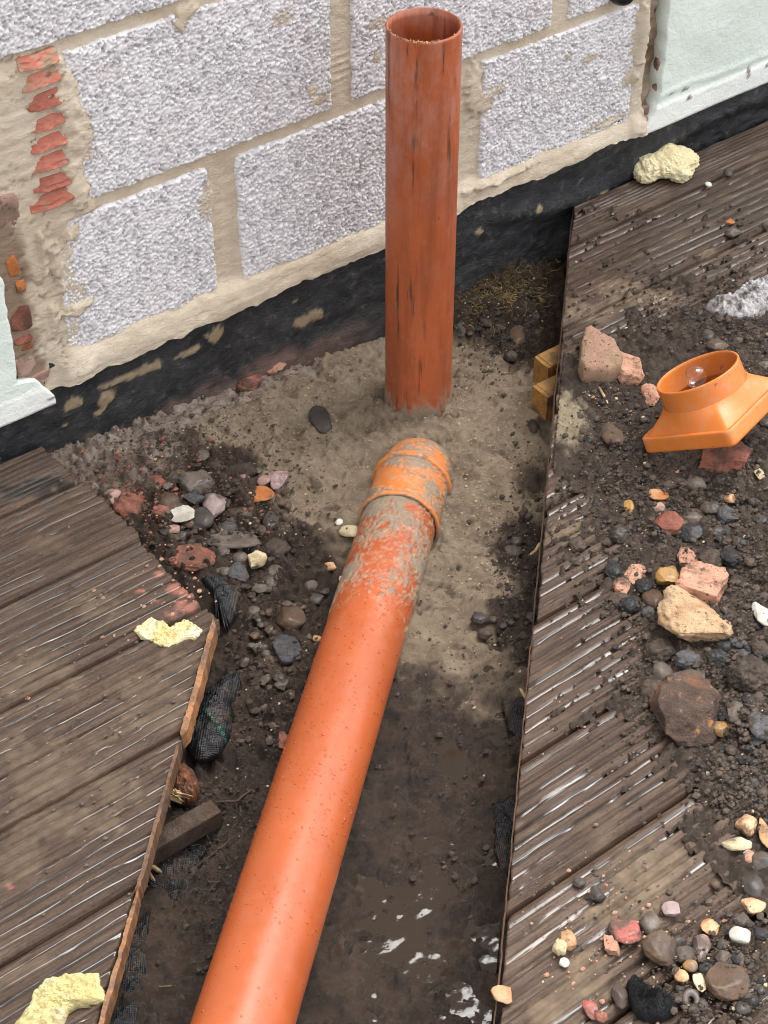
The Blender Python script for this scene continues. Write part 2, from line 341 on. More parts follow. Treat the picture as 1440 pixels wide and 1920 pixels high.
MAT = {}
def build_materials():
    S = stone_mat
    MAT.update(
        ground=mat_ground(), board=mat_board(), cut=mat_cut_wood(), block=mat_block(), mortar=mat_mortar(), paint=mat_paint(), greyblock=stone_mat('dirty_block', (0.36, 0.345, 0.345), (0.60, 0.58, 0.58), None, 60, 0.9, pores=1.0, bump=.004, dirt=.45), bitumen=mat_bitumen(),
        darkcut=mat_cut_wood('dark_sawn_timber', (0.070, 0.036, 0.020), (0.20, 0.105, 0.055)), muddy_joist=S('muddy_joist_timber', (0.050, 0.030, 0.022), (0.12, 0.075, 0.052), None, 60, 0.7, pores=1.0, bump=.006, dirt=.6, dirtc=(.12, .095, .075)),
        ochre_wood=mat_cut_wood('ochre_treated_timber', (0.20, 0.092, 0.018), (0.36, 0.18, 0.034), (6, 70, 70)),
        red_wood=mat_cut_wood('torn_red_timber', (0.060, 0.020, 0.009), (0.27, 0.085, 0.026)),
        pale_wood=mat_cut_wood('pale_torn_timber', (0.48, 0.32, 0.15), (0.68, 0.52, 0.30)),
        old_wood=mat_cut_wood('old_brown_timber', (0.034, 0.019, 0.013), (0.105, 0.060, 0.040), (6, 70, 70)),
        lying=mat_pipe('orange_drain_plastic', (0.37, 0.080, 0.022)), upright=mat_pipe('weathered_drain_plastic', (0.40, 0.092, 0.027), scuffs=True),
        inner=mat_pipe('drain_plastic_inside', (0.44, 0.10, 0.028)),
        socket=mat_pipe('bend_plastic', (0.62, 0.19, 0.045)), hopper=mat_pipe('bright_adaptor_plastic', (0.62, 0.178, 0.032), nickt=.70),
        sliver=S('red_clay_tile', (0.44, 0.135, 0.09), (0.56, 0.21, 0.15), None, 60, 0.85, pores=0.5, speck=(0.36, 0.22, 0.16), dirt=.35, dirtc=(.36,.28,.19)),
        redbrick=S('red_brick', (0.26, 0.080, 0.052), (0.42, 0.17, 0.12), (0.17, 0.085, 0.06), 45, 0.78, pores=1.0, bump=.004, dirt=.55),
        oldbrick=S('weathered_brick', (0.30, 0.17, 0.13), (0.46, 0.30, 0.25), (0.24, 0.16, 0.12), 30, 0.85),
        orangechip=S('orange_clay', (0.40, 0.12, 0.035), (0.52, 0.20, 0.07), None, 40, 0.7, pores=.8, bump=.004, dirt=.5),
        pinkbrick=S('pink_brick', (0.56, 0.26, 0.17), (0.74, 0.44, 0.31), (0.60, 0.33, 0.22), 60, 0.88, speck=(0.20, 0.085, 0.05), pores=1.0, bump=0.006, dirt=.35),
        tan=S('tan_sandstone', (0.64, 0.40, 0.22), (0.80, 0.58, 0.36), (0.58, 0.34, 0.19), 50, 0.9, speck=(0.30, 0.15, 0.07), pores=1.0, bump=0.008, dirt=.2),
        wedge=S('mortared_brick', (0.40, 0.27, 0.15), (0.56, 0.41, 0.25), (0.60, 0.36, 0.26), 22, 0.9, speck=(0.16, 0.10, 0.06), pores=1.0, bump=0.007, dirt=.25),
        darkrock=S('dark_clinker', (0.085, 0.055, 0.042), (0.175, 0.120, 0.092), (0.26, 0.125, 0.065), 30, 0.6, speck=(0.52, 0.22, 0.075), speckscale=60, specklo=0.64, pores=1.0, bump=0.007, dirt=.2),
        clod=S('earth_clod', (0.062, 0.044, 0.033), (0.145, 0.105, 0.079), None, 60, 0.66, coat=0.15, pores=1.0, bump=0.006, dirt=0),
        blackclod=S('black_cinder', (0.022, 0.021, 0.021), (0.066, 0.061, 0.060), None, 60, 0.5, coat=0.25, pores=1.0, bump=0.006, dirt=.3),
        bluegrey=S('blue_grey_cinder', (0.070, 0.068, 0.070), (0.165, 0.158, 0.160), None, 90, 0.6, coat=0.15, pores=1.0, bump=0.006, dirt=.5),
        wetdark=S('wet_dark_flint', (0.030, 0.026, 0.025), (0.078, 0.066, 0.060), None, 26, 0.42, coat=0.4, pores=0.6, bump=.003, dirt=.85),
        wetbrown=S('wet_brown_flint', (0.085, 0.047, 0.026), (0.17, 0.098, 0.055), (0.07, 0.045, 0.034), 26, 0.40, coat=0.45, pores=0.6, bump=.004, dirt=.95),
        wetgrey=S('wet_grey_flint', (0.100, 0.078, 0.062), (0.185, 0.148, 0.120), (0.085, 0.064, 0.050), 30, 0.42, coat=0.4, pores=0.6, bump=.004, dirt=.95),
        ochre=S('ochre_flint', (0.34, 0.17, 0.045), (0.44, 0.26, 0.09), (0.17, 0.11, 0.065), 60, 0.4, coat=0.4, pores=0.3),
        redflint=S('wet_red_stone', (0.28, 0.055, 0.048), (0.42, 0.14, 0.11), (0.24, 0.17, 0.12), 30, 0.45, coat=0.35, pores=0.6, bump=.004, dirt=.75),
        peach=S('peach_flint', (0.52, 0.26, 0.12), (0.66, 0.42, 0.24), (0.46, 0.17, 0.06), 45, 0.45, coat=0.4, pores=0.7, bump=.004, dirt=.5),
        white=S('white_stone', (0.52, 0.49, 0.42), (0.70, 0.66, 0.58), (0.40, 0.36, 0.30), 50, 0.5, coat=0.3, pores=0.5, bump=.003, dirt=.25),
        cream=S('cream_stone', (0.50, 0.39, 0.22), (0.68, 0.56, 0.36), None, 50, 0.6, coat=0.15, pores=0.7, bump=.004, dirt=.5),
        mauve=S('mauve_flint', (0.30, 0.20, 0.19), (0.46, 0.36, 0.34), (0.22, 0.10, 0.085), 40, 0.45, coat=0.3, pores=0.5, bump=.004, dirt=.8),
        foam=S('cream_foam', (0.88, 0.73, 0.42), (0.92, 0.83, 0.54), (0.76, 0.46, 0.17), 12, 0.85, pores=1.0, bump=0.005, porescale=170, dirt=.12, dirtc=(.42, .25, .10)),
        yfoam=S('yellow_foam', (0.76, 0.56, 0.22), (0.83, 0.70, 0.38), (0.84, 0.77, 0.54), 18, 0.85, pores=1.0, bump=0.006, porescale=150, dirt=.15, dirtc=(.45, .27, .08)),
        pfoam=S('pale_foam', (0.76, 0.62, 0.27), (0.84, 0.75, 0.42), (0.84, 0.80, 0.70), 10, 0.85, pores=1.0, bump=0.006, porescale=150, dirt=.1),
        felt=S('black_felt', (0.010, 0.010, 0.011), (0.028, 0.028, 0.030), None, 60, 0.95, pores=1.0, bump=0.004, dirt=0),
        rubber=S('grey_rubber', (0.090, 0.072, 0.064), (0.14, 0.115, 0.10), None, 30, 0.35, coat=0.3, pores=0.2),
        cap=S('black_plastic', (0.012, 0.012, 0.014), (0.022, 0.022, 0.025), None, 30, 0.25, pores=0.1, dirt=0),
        roots=S('tan_root_fibre', (0.15, 0.10, 0.045), (0.32, 0.23, 0.11), (0.07, 0.048, 0.026), 30, 0.85, pores=0.2, dirt=.2),
        sandgrit=S('sandy_grit', (0.22, 0.175, 0.125), (0.44, 0.37, 0.28), None, 80, 0.9, dirt=0), soil=None, fabric=None, water=None, drops=None)
    m = NT('black_topsoil')
    col = m.mix(m.ramp(m.noise(40, 8, 0.72), [(0.34, 0.0), (0.68, 1.0)]), (0.036, 0.026, 0.020), (0.115, 0.083, 0.063))
    col = m.mix(m.attr('sandy'), col, m.mix(m.noise(90, 6, 0.7), (0.24, 0.19, 0.125), (0.46, 0.38, 0.26)))
    h = m.math('ADD', m.noise(210, 6, 0.75), m.math('MULTIPLY', m.noise(800, 3), 0.4))
    MAT['soil'] = m.set(color=col, rough=m.ramp(m.noise(80, 5, 0.7), [(0.32, 0.28), (0.66, 0.85)]), normal=m.bump(h, 0.95, 0.006), spec=0.22)
    m = NT('woven_weed_membrane')
    w1 = m.n('ShaderNodeTexWave', wave_type='BANDS', bands_direction='X'); w1.inputs['Scale'].default_value = 150; m.l(m.coord('Object', rot=(0, 0, 0.5)), w1.inputs['Vector'])
    w2 = m.n('ShaderNodeTexWave', wave_type='BANDS', bands_direction='Y'); w2.inputs['Scale'].default_value = 150; m.l(m.coord('Object', rot=(0, 0, 0.5)), w2.inputs['Vector'])
    wv = m.math('MULTIPLY', w1.outputs['Fac'], w2.outputs['Fac'])
    col = m.mix(wv, (0.004, 0.004, 0.005), (0.020, 0.021, 0.025))
    col = m.mix(m.math('MULTIPLY', m.attr('green'), m.ramp(w2.outputs['Fac'], [(0.3, 0.0), (0.5, 1.0)])), col, (0.012, 0.20, 0.12))
    col = m.mix(m.ramp(m.noise(30, 6, 0.7), [(0.50, 0.0), (0.62, 0.9)]), col, (0.06, 0.042, 0.031))
    MAT['fabric'] = m.set(color=col, rough=0.42, spec=0.5, normal=m.bump(wv, 0.8, 0.0012))
    m = NT('muddy_water')
    MAT['water'] = m.set(color=(0.030, 0.020, 0.013), rough=0.08, spec=0.42, normal=m.bump(m.noise(60, 3, 0.6), 0.12, 0.004))
    m = NT('clear_water'); MAT['drops'] = m.set(color=(0.37, 0.080, 0.022), rough=0.03, spec=0.5)
    m = NT('soap_film')
    g = m.n('ShaderNodeBsdfTransparent'); gl = m.n('ShaderNodeBsdfGlossy'); gl.inputs['Roughness'].default_value = 0.03; gl.inputs['Color'].default_value = (1, 0.93, 0.95, 1)
    lw = m.n('ShaderNodeLayerWeight'); lw.inputs['Blend'].default_value = 0.35; mx = m.n('ShaderNodeMixShader')
    m.l(m.ramp(lw.outputs['Facing'], [(0.0, 0.03), (0.85, 0.35)]), mx.inputs[0]); m.l(g.outputs[0], mx.inputs[1]); m.l(gl.outputs[0], mx.inputs[2]); m.l(mx.outputs[0], m.out.inputs[0]); MAT['film'] = m.mat
build_materials()

# ================================================================== THE SETTING
WALL_Y = 1.925
TL, TR = -0.438, -0.015                       # trench edges, metres across the trench axis (x - y)/sqrt2
PIPE_A, PIPE_B = at(456, 1920, -0.030), at(766, 925, -0.100)      # on the axis of the lying pipe
PDIR = (PIPE_B - PIPE_A) / np.linalg.norm(PIPE_B - PIPE_A)
UP_X, UP_Y, UP_R, UP_TOP = 1.406, 1.742, 0.053, 0.552

_g = [(785, 760, -95), (700, 640, -98), (600, 700, -85), (900, 680, -98), (1000, 650, -108), (960, 560, -95), (920, 480, -80), (1030, 450, -115), (500, 680, -68), (400, 780, -60),
      (250, 800, -50), (150, 840, -42), (420, 900, -52), (300, 930, -46), (560, 850, -82), (650, 800, -92), (720, 900, -98), (640, 960, -108), (900, 850, -103), (950, 950, -110), (870, 1000, -112),
      (880, 1050, -113), (1000, 1000, -125), (1000, 850, -118), (850, 1200, -118), (960, 1200, -122), (500, 1050, -88), (550, 1200, -100), (450, 1150, -95), (430, 1300, -92), (600, 1100, -108),
      (500, 1350, -112), (450, 1500, -122), (400, 1700, -124), (300, 1850, -118), (800, 1400, -132), (900, 1400, -128), (780, 1600, -134), (900, 1600, -128), (700, 1800, -136), (850, 1800, -134), (240, 1000, -42), (380, 1080, -62)]
G_FIELD = Field([at(x, y, z / 1000.0)[:2] for x, y, z in _g], [z / 1000.0 for _, _, z in _g], 3.2, 0.05)
_s = [(785, 760, 1), (700, 640, 1), (600, 700, 1), (900, 690, 1), (950, 770, 1), (950, 900, 1), (900, 1050, 1), (860, 1180, .75), (640, 850, 1), (620, 940, .85), (560, 790, 1), (400, 800, .8), (330, 820, .5), (640, 1050, .45), (500, 730, .9),
      (880, 1260, .45), (700, 560, .7), (770, 900, 1), (450, 800, .7), (520, 1150, 0), (450, 1000, .12), (400, 900, .25), (960, 560, 0), (900, 480, 0), (900, 600, .05), (1000, 640, .1), (1000, 1020, 0), (1010, 880, .35), (960, 1150, 0), (800, 1350, .05),
      (500, 1350, 0), (900, 1450, 0), (430, 1500, 0), (700, 1800, 0), (300, 1800, 0), (350, 860, .35), (250, 800, 0.2), (560, 1050, .15), (820, 1280, .3)]
S_FIELD = Field([at(x, y, -.09)[:2] for x, y, _ in _s], [v for _, _, v in _s], 4.0, 0.02)
_d = [(250, 800, 1), (180, 850, .9), (330, 770, .9), (430, 730, .8), (540, 665, .75), (150, 830, .9), (300, 850, .55), (600, 640, .5), (690, 590, .25), (240, 900, .5), (400, 850, .1), (600, 740, 0), (500, 790, 0), (450, 900, 0),
      (320, 960, .1), (700, 700, 0), (800, 700, 0), (900, 600, 0), (500, 1100, 0), (900, 1100, 0), (600, 1500, 0), (640, 640, .1)]
D_FIELD = Field([at(x, y, -.07)[:2] for x, y, _ in _d], [v for _, _, v in _d], 4.0, 0.02)

def ground_z(x, y, fine=True):
    x = np.asarray(x, float); y = np.asarray(y, float)
    z = G_FIELD(x, y)
    sand = sand_mask(x, y)
    z = z + (fbm(x * 9, y * 9, 3, 5) - .5) * 0.020 * (1 - .5 * sand)
    if fine:
        z0 = z; lump = fbm(x * 30, y * 30, 4, 9) - .5
        z = z + lump * 0.026 * (1 - 0.68 * sand) + (np.abs(fbm(x * 48, y * 48, 4, 10) - .5) - .12) * .030 * (1 - .66 * sand) + (fbm(x * 130, y * 130, 3, 12) - .5) * .0075 * (1 - .25 * sand)
        f1, f2, i1 = worley(x * 62 + fbm(x * 30, y * 30, 2, 3), y * 62 + fbm(x * 30, y * 30, 2, 4), 21)
        z = z + np.clip(0.6 - f1, 0, 1) * 0.024 * (i1 > .45) * (1 - .75 * sand)
        g1, g2, i2 = worley(x * 150, y * 150, 22)
        z = z + np.clip(0.55 - g1, 0, 1) * 0.0085 * (i2 > .4) * (1 - .35 * sand)
        z = z0 + (z - z0) * (1 - .38 * sst(-.106, -.124, z0))
        z = z + sst(-.104, -.122, z0) * (np.abs(fbm(x * 13, y * 13, 2, 45) - .5) * -.055 + .008)
        # trowelled ridges and prints in the sandy bedding
        z = z + sand * (np.abs(fbm(x * 22, y * 22, 3, 41) - .5) * -0.026 + 0.003 - .008 * sst(.60, .72, fbm(x * 42, y * 42, 3, 43)))
    return z
def sand_mask(x, y):
    wx = x + (fbm(x * 12, y * 12, 4, 61) - .5) * .10; wy = y + (fbm(x * 12, y * 12, 4, 62) - .5) * .10
    return sst(.28, .62, S_FIELD(wx, wy) + (fbm(x * 45, y * 45, 3, 63) - .5) * .25)

def build_ground():
    # wide sheet to the horizon, under everything
    me = mesh_np('ground', [(-120, -120, -.34), (120, -120, -.34), (120, 120, -.34), (-120, 120, -.34)], np.array([[0, 1, 2, 3]]))
    m = NT('bare_earth'); m.set(color=m.mix(m.noise(3, 8, .7), (0.06, 0.046, 0.036), (0.13, 0.10, 0.08)), rough=.9)
    obj('ground', me, m.mat, kind='structure')
    fine = np.arange(0.93, 2.83, 0.0024); coarse = np.arange(-2.4, 0.93, 0.03)
    s = np.concatenate([coarse, fine]); t = np.arange(-1.06, 0.16, 0.0024)
    S, T = np.meshgrid(s, t, indexing='ij'); q = math.sqrt(.5)
    X = (S + T) * q; Y = (S - T) * q
    keep = (Y < WALL_Y + .03) & (X > .66 - np.clip(1.40 - Y, 0, 9) * 2) & ((T > TL - .10) | (Y > 1.36)) & ((T < TR + .13))
    sand = sand_mask(X, Y); z = ground_z(X, Y)
    wx = X + (fbm(X * 25, Y * 25, 3, 71) - .5) * .05
    dust = sst(.3, .7, D_FIELD(wx, Y) + (fbm(X * 50, Y * 50, 3, 72) - .5) * .5)
    wet = np.clip(sst(-.108, -.124, G_FIELD(X, Y)) * (1 - sand) + .35 * (1 - sand), 0, 1)
    obj('trench_ground', heights_mesh('trench_ground', X, Y, z, keep, dict(sand=sand, dust=dust, wet=wet)), MAT['ground'], kind='structure')
    # standing water in the hollows of the trench floor
    ds = np.arange(0.95, 1.75, .003); dt = np.arange(-.26, -.02, .003); S, T = np.meshgrid(ds, dt, indexing='ij')
    X = (S + T) * q; Y = (S - T) * q
    zz = -.1338 + (fbm(X * 24, Y * 24, 2, 81) - .5) * .0020 + (fbm(X * 70, Y * 70, 3, 82) - .5) * .0017
    obj('puddle_water', heights_mesh('puddle_water', X, Y, zz), MAT['water'], kind='structure')
build_ground()

# ------------------------------------------------------------------ the house wall
def blob(U, Z, pts, warp=None):
    """pts: (u, z, ru, rz); soft union of ragged blobs"""
    r = np.zeros(U.shape); n = (fbm(U * 60, Z * 60, 4, 91) - .5) * 1.3 + (fbm(U * 240, Z * 240, 2, 92) - .5) * .5
    for u, z, ru, rz in pts:
        d = np.hypot((U - u) / ru, (Z - z) / rz) + n * 1.0
        r = np.maximum(r, sst(1.08, .82, d))
    return r
def wallpx(*l): return [(*on_y(x, y, WALL_Y)[[0, 2]], ru, rz) for x, y, ru, rz in l]
BED = [0.347, 0.592, 0.837, 1.082, 1.327, 1.572, 1.817, 2.062, 2.307]
JOINTS = {0: [1.175, 1.645], 1: [1.393, 1.828], 2: [1.165, 1.615]}
X_L, X_R = 0.868, 2.010                       # block work between the two rendered parts
MORTAR_ON_BLOCK = wallpx((135, 300, .020, .07), (125, 200, .018, .08), (150, 250, .016, .05), (60, 480, .018, .05), (100, 500, .010, .04), (135, 575, .018, .010), (160, 560, .010, .008), (85, 590, .012, .03), (130, 430, .012, .012),
                         (595, 180, .018, .012), (580, 165, .010, .010), (380, 375, .014, .025), (885, 170, .018, .05), (905, 190, .02, .02), (930, 165, .015, .012), (1190, 60, .018, .05), (1170, 145, .02, .014), (1195, 230, .02, .03), (1130, 225, .05, .008),
                         (930, 325, .08, .007), (340, 20, .02, .012), (335, 38, .012, .018), (700, 105, .01, .012), (1100, 105, .02, .008), (1055, 105, .01, .006), (700, 40, .02, .01), (525, 30, .018, .012))
def build_wall():
    wall = thing('house_wall', 'house wall of pale concrete blocks between mint rendered parts, black coated at its foot', 'wall', (1.45, WALL_Y, 0))
    # mortar: one sheet behind and between the blocks, proud where it was smeared
    u = np.arange(.74, 2.16, .0031); zf = np.arange(.062, .80, .0031); zc = np.arange(.81, 2.30, .03); z = np.concatenate([zf, zc])
    Z, U = np.meshgrid(z, u, indexing='ij')
    h = 0.0030 + (fbm(U * 260, Z * 260, 2, 100) - .5) * .0014 + (fbm(U * 12, Z * 12, 3, 101) - .5) * .0040 + (fbm(U * 60, Z * 100, 4, 102) - .5) * .0028
    smear = blob(U, Z, MORTAR_ON_BLOCK)
    h = h + smear * (.0062 + (fbm(U * 90, Z * 90, 3, 103) - .5) * .003)
    # thick patch round the tile slivers at the left end, and the fillet at the right end
    left = sst(.952 + .02, .952 - .012, U + (fbm(U * 30, Z * 30, 4, 104) - .5) * .055 + np.where(Z < .34, .03, 0)) * sst(.60, .57, Z) ; h = h + left * .0072 + left * (fbm(U * 8, Z * 120, 3, 109) - .5) * .003
    # cracks along the torn mortar at the far left
    crk = np.abs(fbm(U * 22, Z * 36, 3, 105) - .5); h = h - sst(.012, .0, crk) * sst(.94, .88, U) * .006
    fil = sst(1.998, 2.012, U + (fbm(U * 20, Z * 14, 3, 106) - .5) * .02); h = h + fil * (.010 * np.sin(np.clip((U - 2.000) / .045, 0, 1) * math.pi) ** .6)
    broke = sst(2.026, 2.042, U + (fbm(U * 50, Z * 30, 3, 107) - .5) * .02); h = h - broke * .008 + broke * (fbm(U * 60, Z * 60, 3, 108) - .5) * .014
    h = np.where(U < .868, np.minimum(h, .010 + .004 * fbm(U * 40, Z * 40, 3, 118)), h)
    # pointing bead over the black coating
    lowz = .083 + (fbm(U * 7, U * 0 + 3, 3, 111) - .5) * .030 + (fbm(U * 40, U * 0 + 9, 3, 112) - .5) * .012
    bead = sst(.138, .114, Z + (fbm(U * 25, Z * 25, 3, 113) - .5) * .016) * sst(.862, .885, U); h = h + bead * (.009 + .008 * sst(.135, .09, Z)) + bead * (fbm(U * 10, Z * 50, 3, 114) - .5) * .004
    # ribs across the perpend right of the first row-2 block
    rib = np.exp(-((U - 1.393) / .02) ** 2) * np.exp(-((Z - .42) / .03) ** 2); h = h + rib * .002 * np.sin(Z * 520)
    keep = Z > lowz
    dirt = np.clip(broke * (.3 + .9 * fbm(U * 30, Z * 30, 3, 115)) + .8 * sst(.855, .835, U + (fbm(U * 40, Z * 40, 3, 116) - .5) * .03) * sst(.42, .36, Z), 0, 1)
    Zs = np.where(keep, Z, lowz)
    obj('mortar', heights_mesh('mortar', U, WALL_Y - h, Zs, keep | (np.roll(keep, -1, 0)), dict(dirt=dirt)), MAT['mortar'], wall)
    # concrete blocks: pebbly faces, edges falling back under the mortar
    rows = [(.118, BED[0] - .0072, 0)] + [(BED[k] + .0072, BED[k + 1] - .0072, 1 + k % 2) for k in range(len(BED) - 1)]
    for r, (z0, z1, jk) in enumerate(rows):
        js = JOINTS[jk]; xs = [X_L - .02] + js + [X_R]; w = {0: .022, 1: .017, 2: .012}[jk]
        for k in range(len(xs) - 1):
            a = xs[k] + (w if k else 0); b = xs[k + 1] - (w if k + 2 < len(xs) else 0)
            if r == 0 and k == 0: a = .888
            if r == 1 and k == 0: a = .945
            step = .00155 if r < 3 else .012
            uu = np.linspace(a, b, int((b - a) / step)); zz = np.linspace(z0, z1, int((z1 - z0) / step)); ZZ, UU = np.meshgrid(zz, uu, indexing='ij')
            d = np.minimum(np.minimum(UU - a, b - UU), np.minimum(ZZ - z0, z1 - ZZ)); d = d + (fbm(UU * 60, ZZ * 60, 3, 131) - .5) * .006
            hh = .0112 - .0115 * sst(.0045, .0, d)
            if r < 3:
                wx, wy = (fbm(UU * 90, ZZ * 90, 2, 134) - .5) * .9, (fbm(UU * 90, ZZ * 90, 2, 135) - .5) * .9
                f1, f2, i1 = worley(UU * 150 + wx, ZZ * 150 + wy, 136); calm = sst(.45, .60, fbm(UU * 5, ZZ * 5, 3, 139))
                p1, p2, j1 = worley(UU * 185 + wx * 1.6 + 7.7, ZZ * 185 + wy * 1.6 + 3.1, 141)
                nod = sst(-.02, .34, f2 - f1) * (.7 + .3 * i1); pore = sst(.44, .20, p1) * (j1 > .38 + .20 * calm)
                hh = hh - .0052 + nod * (.0034 - .0010 * calm) - pore * .0062 + .0018; grain = sst(.20, .06, np.mod(i1 * 37.7, 1.0)) * .5 + .22 * np.mod(i1 * 91.3, 1.0)
            hh = hh + (fbm(UU * 20, ZZ * 20, 3, 137) - .5) * .003
            if r >= 3: grain = UU * 0 + .2
            sm = blob(UU, ZZ, MORTAR_ON_BLOCK) * .6
            V = np.stack([UU.ravel(), (WALL_Y - hh).ravel(), ZZ.ravel()], 1); n, m_ = UU.shape
            back = V.copy(); bi = np.concatenate([np.arange(m_), np.arange(1, n) * m_ + m_ - 1, (n - 1) * m_ + np.arange(m_ - 2, -1, -1), np.arange(n - 2, 0, -1) * m_])
            ring = V[bi] + np.array([0, .05, 0]); N = len(V); L = len(bi); j = np.arange(L)
            side = np.stack([bi, N + j, N + (j + 1) % L, bi[(j + 1) % L]], 1)
            obj('block', mesh_np('block', np.concatenate([V, ring]), [np.concatenate([grid_faces(n, m_), side])], dict(smear=np.concatenate([sm.ravel(), np.zeros(L)]), grain=np.concatenate([grain.ravel(), np.zeros(L)]))), MAT['block'], wall)
    # black bitumen coating along the foot
    u = np.concatenate([np.arange(-2.0, .6, .05), np.arange(.6, 2.6, .0042), np.arange(2.6, 5.0, .05)]); z = np.arange(-.20, .1281, .0042); Z, U = np.meshgrid(z, u, indexing='ij')
    h = .006 + (fbm(U * 9, Z * 14, 4, 151) - .5) * .012 + (fbm(U * 60, Z * 60, 4, 152) - .5) * .007
    h = h + .012 * sst(-.02, -.10, Z) + .012 * np.exp(-((Z - .03 - .03 * np.sin(U * 9)) / .022) ** 2) * sst(1.6, 1.75, U)
    smear = blob(U, Z, wallpx((265, 690, .035, .008), (215, 710, .025, .005), (195, 742, .013, .013), (130, 752, .015, .010), (180, 768, .010, .006), (400, 622, .018, .014), (580, 590, .03, .012), (560, 598, .02, .008), (550, 562, .006, .004), (115, 790, .006, .004), (345, 655, .04, .005), (890, 430, .01, .008), (1000, 385, .008, .008), (1120, 355, .01, .006)))
    earth = sst(-.036, -.062, Z + (fbm(U * 30, Z * 30, 4, 153) - .5) * .05) * sst(1.5, 1.3, U)
    obj('bitumen_coating', heights_mesh('bitumen_coating', U, WALL_Y - h - smear * .002, Z, None, dict(smear=smear, earth=earth)), MAT['bitumen'], wall)['label'] = 'black tar-like coating along the foot of the wall'
    # mint render, left and right, standing proud with broken edges
    Yf = WALL_Y - .022
    eL = [(on_y(x, y, Yf)[2], on_y(x, y, Yf)[0]) for x, y in ((0, 460), (8, 560), (20, 620), (28, 670), (31, 705), (33, 722), (68, 712), (100, 738), (104, 748))]
    eR = [(on_y(x, y, Yf)[2], on_y(x, y, Yf)[0]) for x, y in ((1258, -30), (1250, 60), (1245, 120), (1238, 170), (1225, 215), (1205, 250))]
    for side, ed in ((-1, eL), (1, eR)):
        ed = sorted(ed); ez = np.array([e[0] for e in ed]); ex = np.array([e[1] for e in ed])
        zb = .058 if side < 0 else .0885
        z = np.concatenate([np.arange(zb, .62, .004), np.arange(.64, 2.30, .05)]); d = np.concatenate([np.arange(0, .46, .005), np.arange(.5, 2.7, .1)])
        e = np.interp(z, ez, ex) + (fbm(z * 32, z * 0 + 7.7 + side, 5, 161) - .5) * .008
        if side < 0: e = np.where(z > .30, np.minimum(e, .800), e)
        Z, D = np.meshgrid(z, d, indexing='ij'); U = e[:, None] + side * D
        band = sst(.137, .131, Z + (fbm(U * 12, Z * 6, 3, 162) - .5) * .012) if side > 0 else sst(.099, .094, Z)
        h = .022 + band * (.0012 if side < 0 else .0028) + (fbm(U * 12, Z * 12, 4, 163) - .5) * .004 + np.exp(-((Z - .150 - .02 * (fbm(U * 9, Z * 0, 3, 164) - .5)) / .006) ** 2) * (.0018 if side > 0 else .0)
        if side < 0:
            ck = np.abs(fbm(U * 10 + 3, Z * 14, 3, 165) - .5); crack = sst(.010, .002, ck) * sst(.13, .10, Z); h = h - crack * .0012
        else: crack = Z * 0
        chip = np.maximum(crack, blob(U, Z, [(*on_y(x, y, Yf)[[0, 2]], a, b) for x, y, a, b in ((1402, 138, .006, .016), (1285, 167, .012, .004), (1258, 176, .008, .003), (1318, 90, .002, .003), (1435, 122, .006, .003), (1290, 183, .008, .003), (60, 792, .008, .004), (100, 745, .012, .004))]) if side else 0)
        n, m_ = U.shape; V = np.stack([U.ravel(), (WALL_Y - h).ravel(), Z.ravel()], 1)
        eb = np.concatenate([np.arange(n - 1, -1, -1) * m_, np.arange(1, m_)]); ring = V[eb] + np.array([0, .030, 0]); N = len(V); j = np.arange(len(eb) - 1)
        sf = np.stack([eb[j], N + j, N + j + 1, eb[j + 1]], 1)
        f = [np.concatenate([grid_faces(n, m_), sf])]
        o = obj('render_panel', mesh_np('render_panel', np.concatenate([V, ring]), f, dict(band=np.concatenate([band.ravel(), np.zeros(len(eb))]), chip=np.concatenate([chip.ravel(), np.full(len(eb), .55)]))), MAT['paint'], wall)
        o['label'] = 'mint painted render with a broken edge, at the left' if side < 0 else 'mint painted render with a white band along its bottom, at the right'
    # the wall's own body and top
    bm = bmesh.new(); bmesh.ops.create_cube(bm, size=1, matrix=Matrix.Translation((1.5, WALL_Y + .13, 1.0)) @ Matrix.Diagonal((7.0, .2, 2.68, 1)))
    me = bpy.data.meshes.new('wall_core'); bm.to_mesh(me); bm.free(); obj('wall_core', me, MAT['mortar'], wall)
    # broken clay tile ends set in the mortar
    def sliver(px, py, wpx, hpx, tilt, seed, hole):
        c = on_y(px, py, WALL_Y); s = depth_of(c) / FPX; w = wpx * s * 1.45; hh = hpx * s * 1.12; c = c - np.array([.004, 0, 0])
        a = np.linspace(-1, 1, 41); b = np.linspace(-1, 1, 25); B, A = np.meshgrid(b, a, indexing='ij')
        r = (np.abs(A) ** 10 + np.abs(B) ** 8); y = .0155 - .010 * sst(.8, 1.25, r) - .007 * sst(-.1, -1., A) + (fbm(A * 3 + seed, B * 2, 3, 171) - .5) * .004 - .004 * B
        if hole is not None: y = y - .013 * sst(1.0, .75, np.hypot((A - hole[0]) / .17, (B - hole[1]) / .30))
        lift = .10 * np.sin(A * 2.2 + seed)
        u_ = c[0] + A * w / 2; z_ = c[2] + (B + lift * (B > -2)) * hh / 2 + A * w / 2 * tilt + (fbm(A * 2.5, B * 2.5 + seed, 3, 172) - .5) * .0016
        obj('brick', heights_mesh('brick', u_, WALL_Y - y, z_), MAT['sliver'], wall)
    for k, (px, py, w, hh, tl, ho) in enumerate([(68, 105, 58, 22, -.02, None), (72, 140, 56, 26, .10, (.38, .1)), (82, 178, 50, 28, .10, (.25, .2)), (84, 220, 50, 22, .06, None), (86, 258, 52, 24, .04, None), (87, 295, 52, 26, .05, None), (93, 332, 54, 24, .02, None), (93, 364, 64, 28, .02, None)]):
        sliver(px, py, w, hh, tl, k * 1.7, ho)
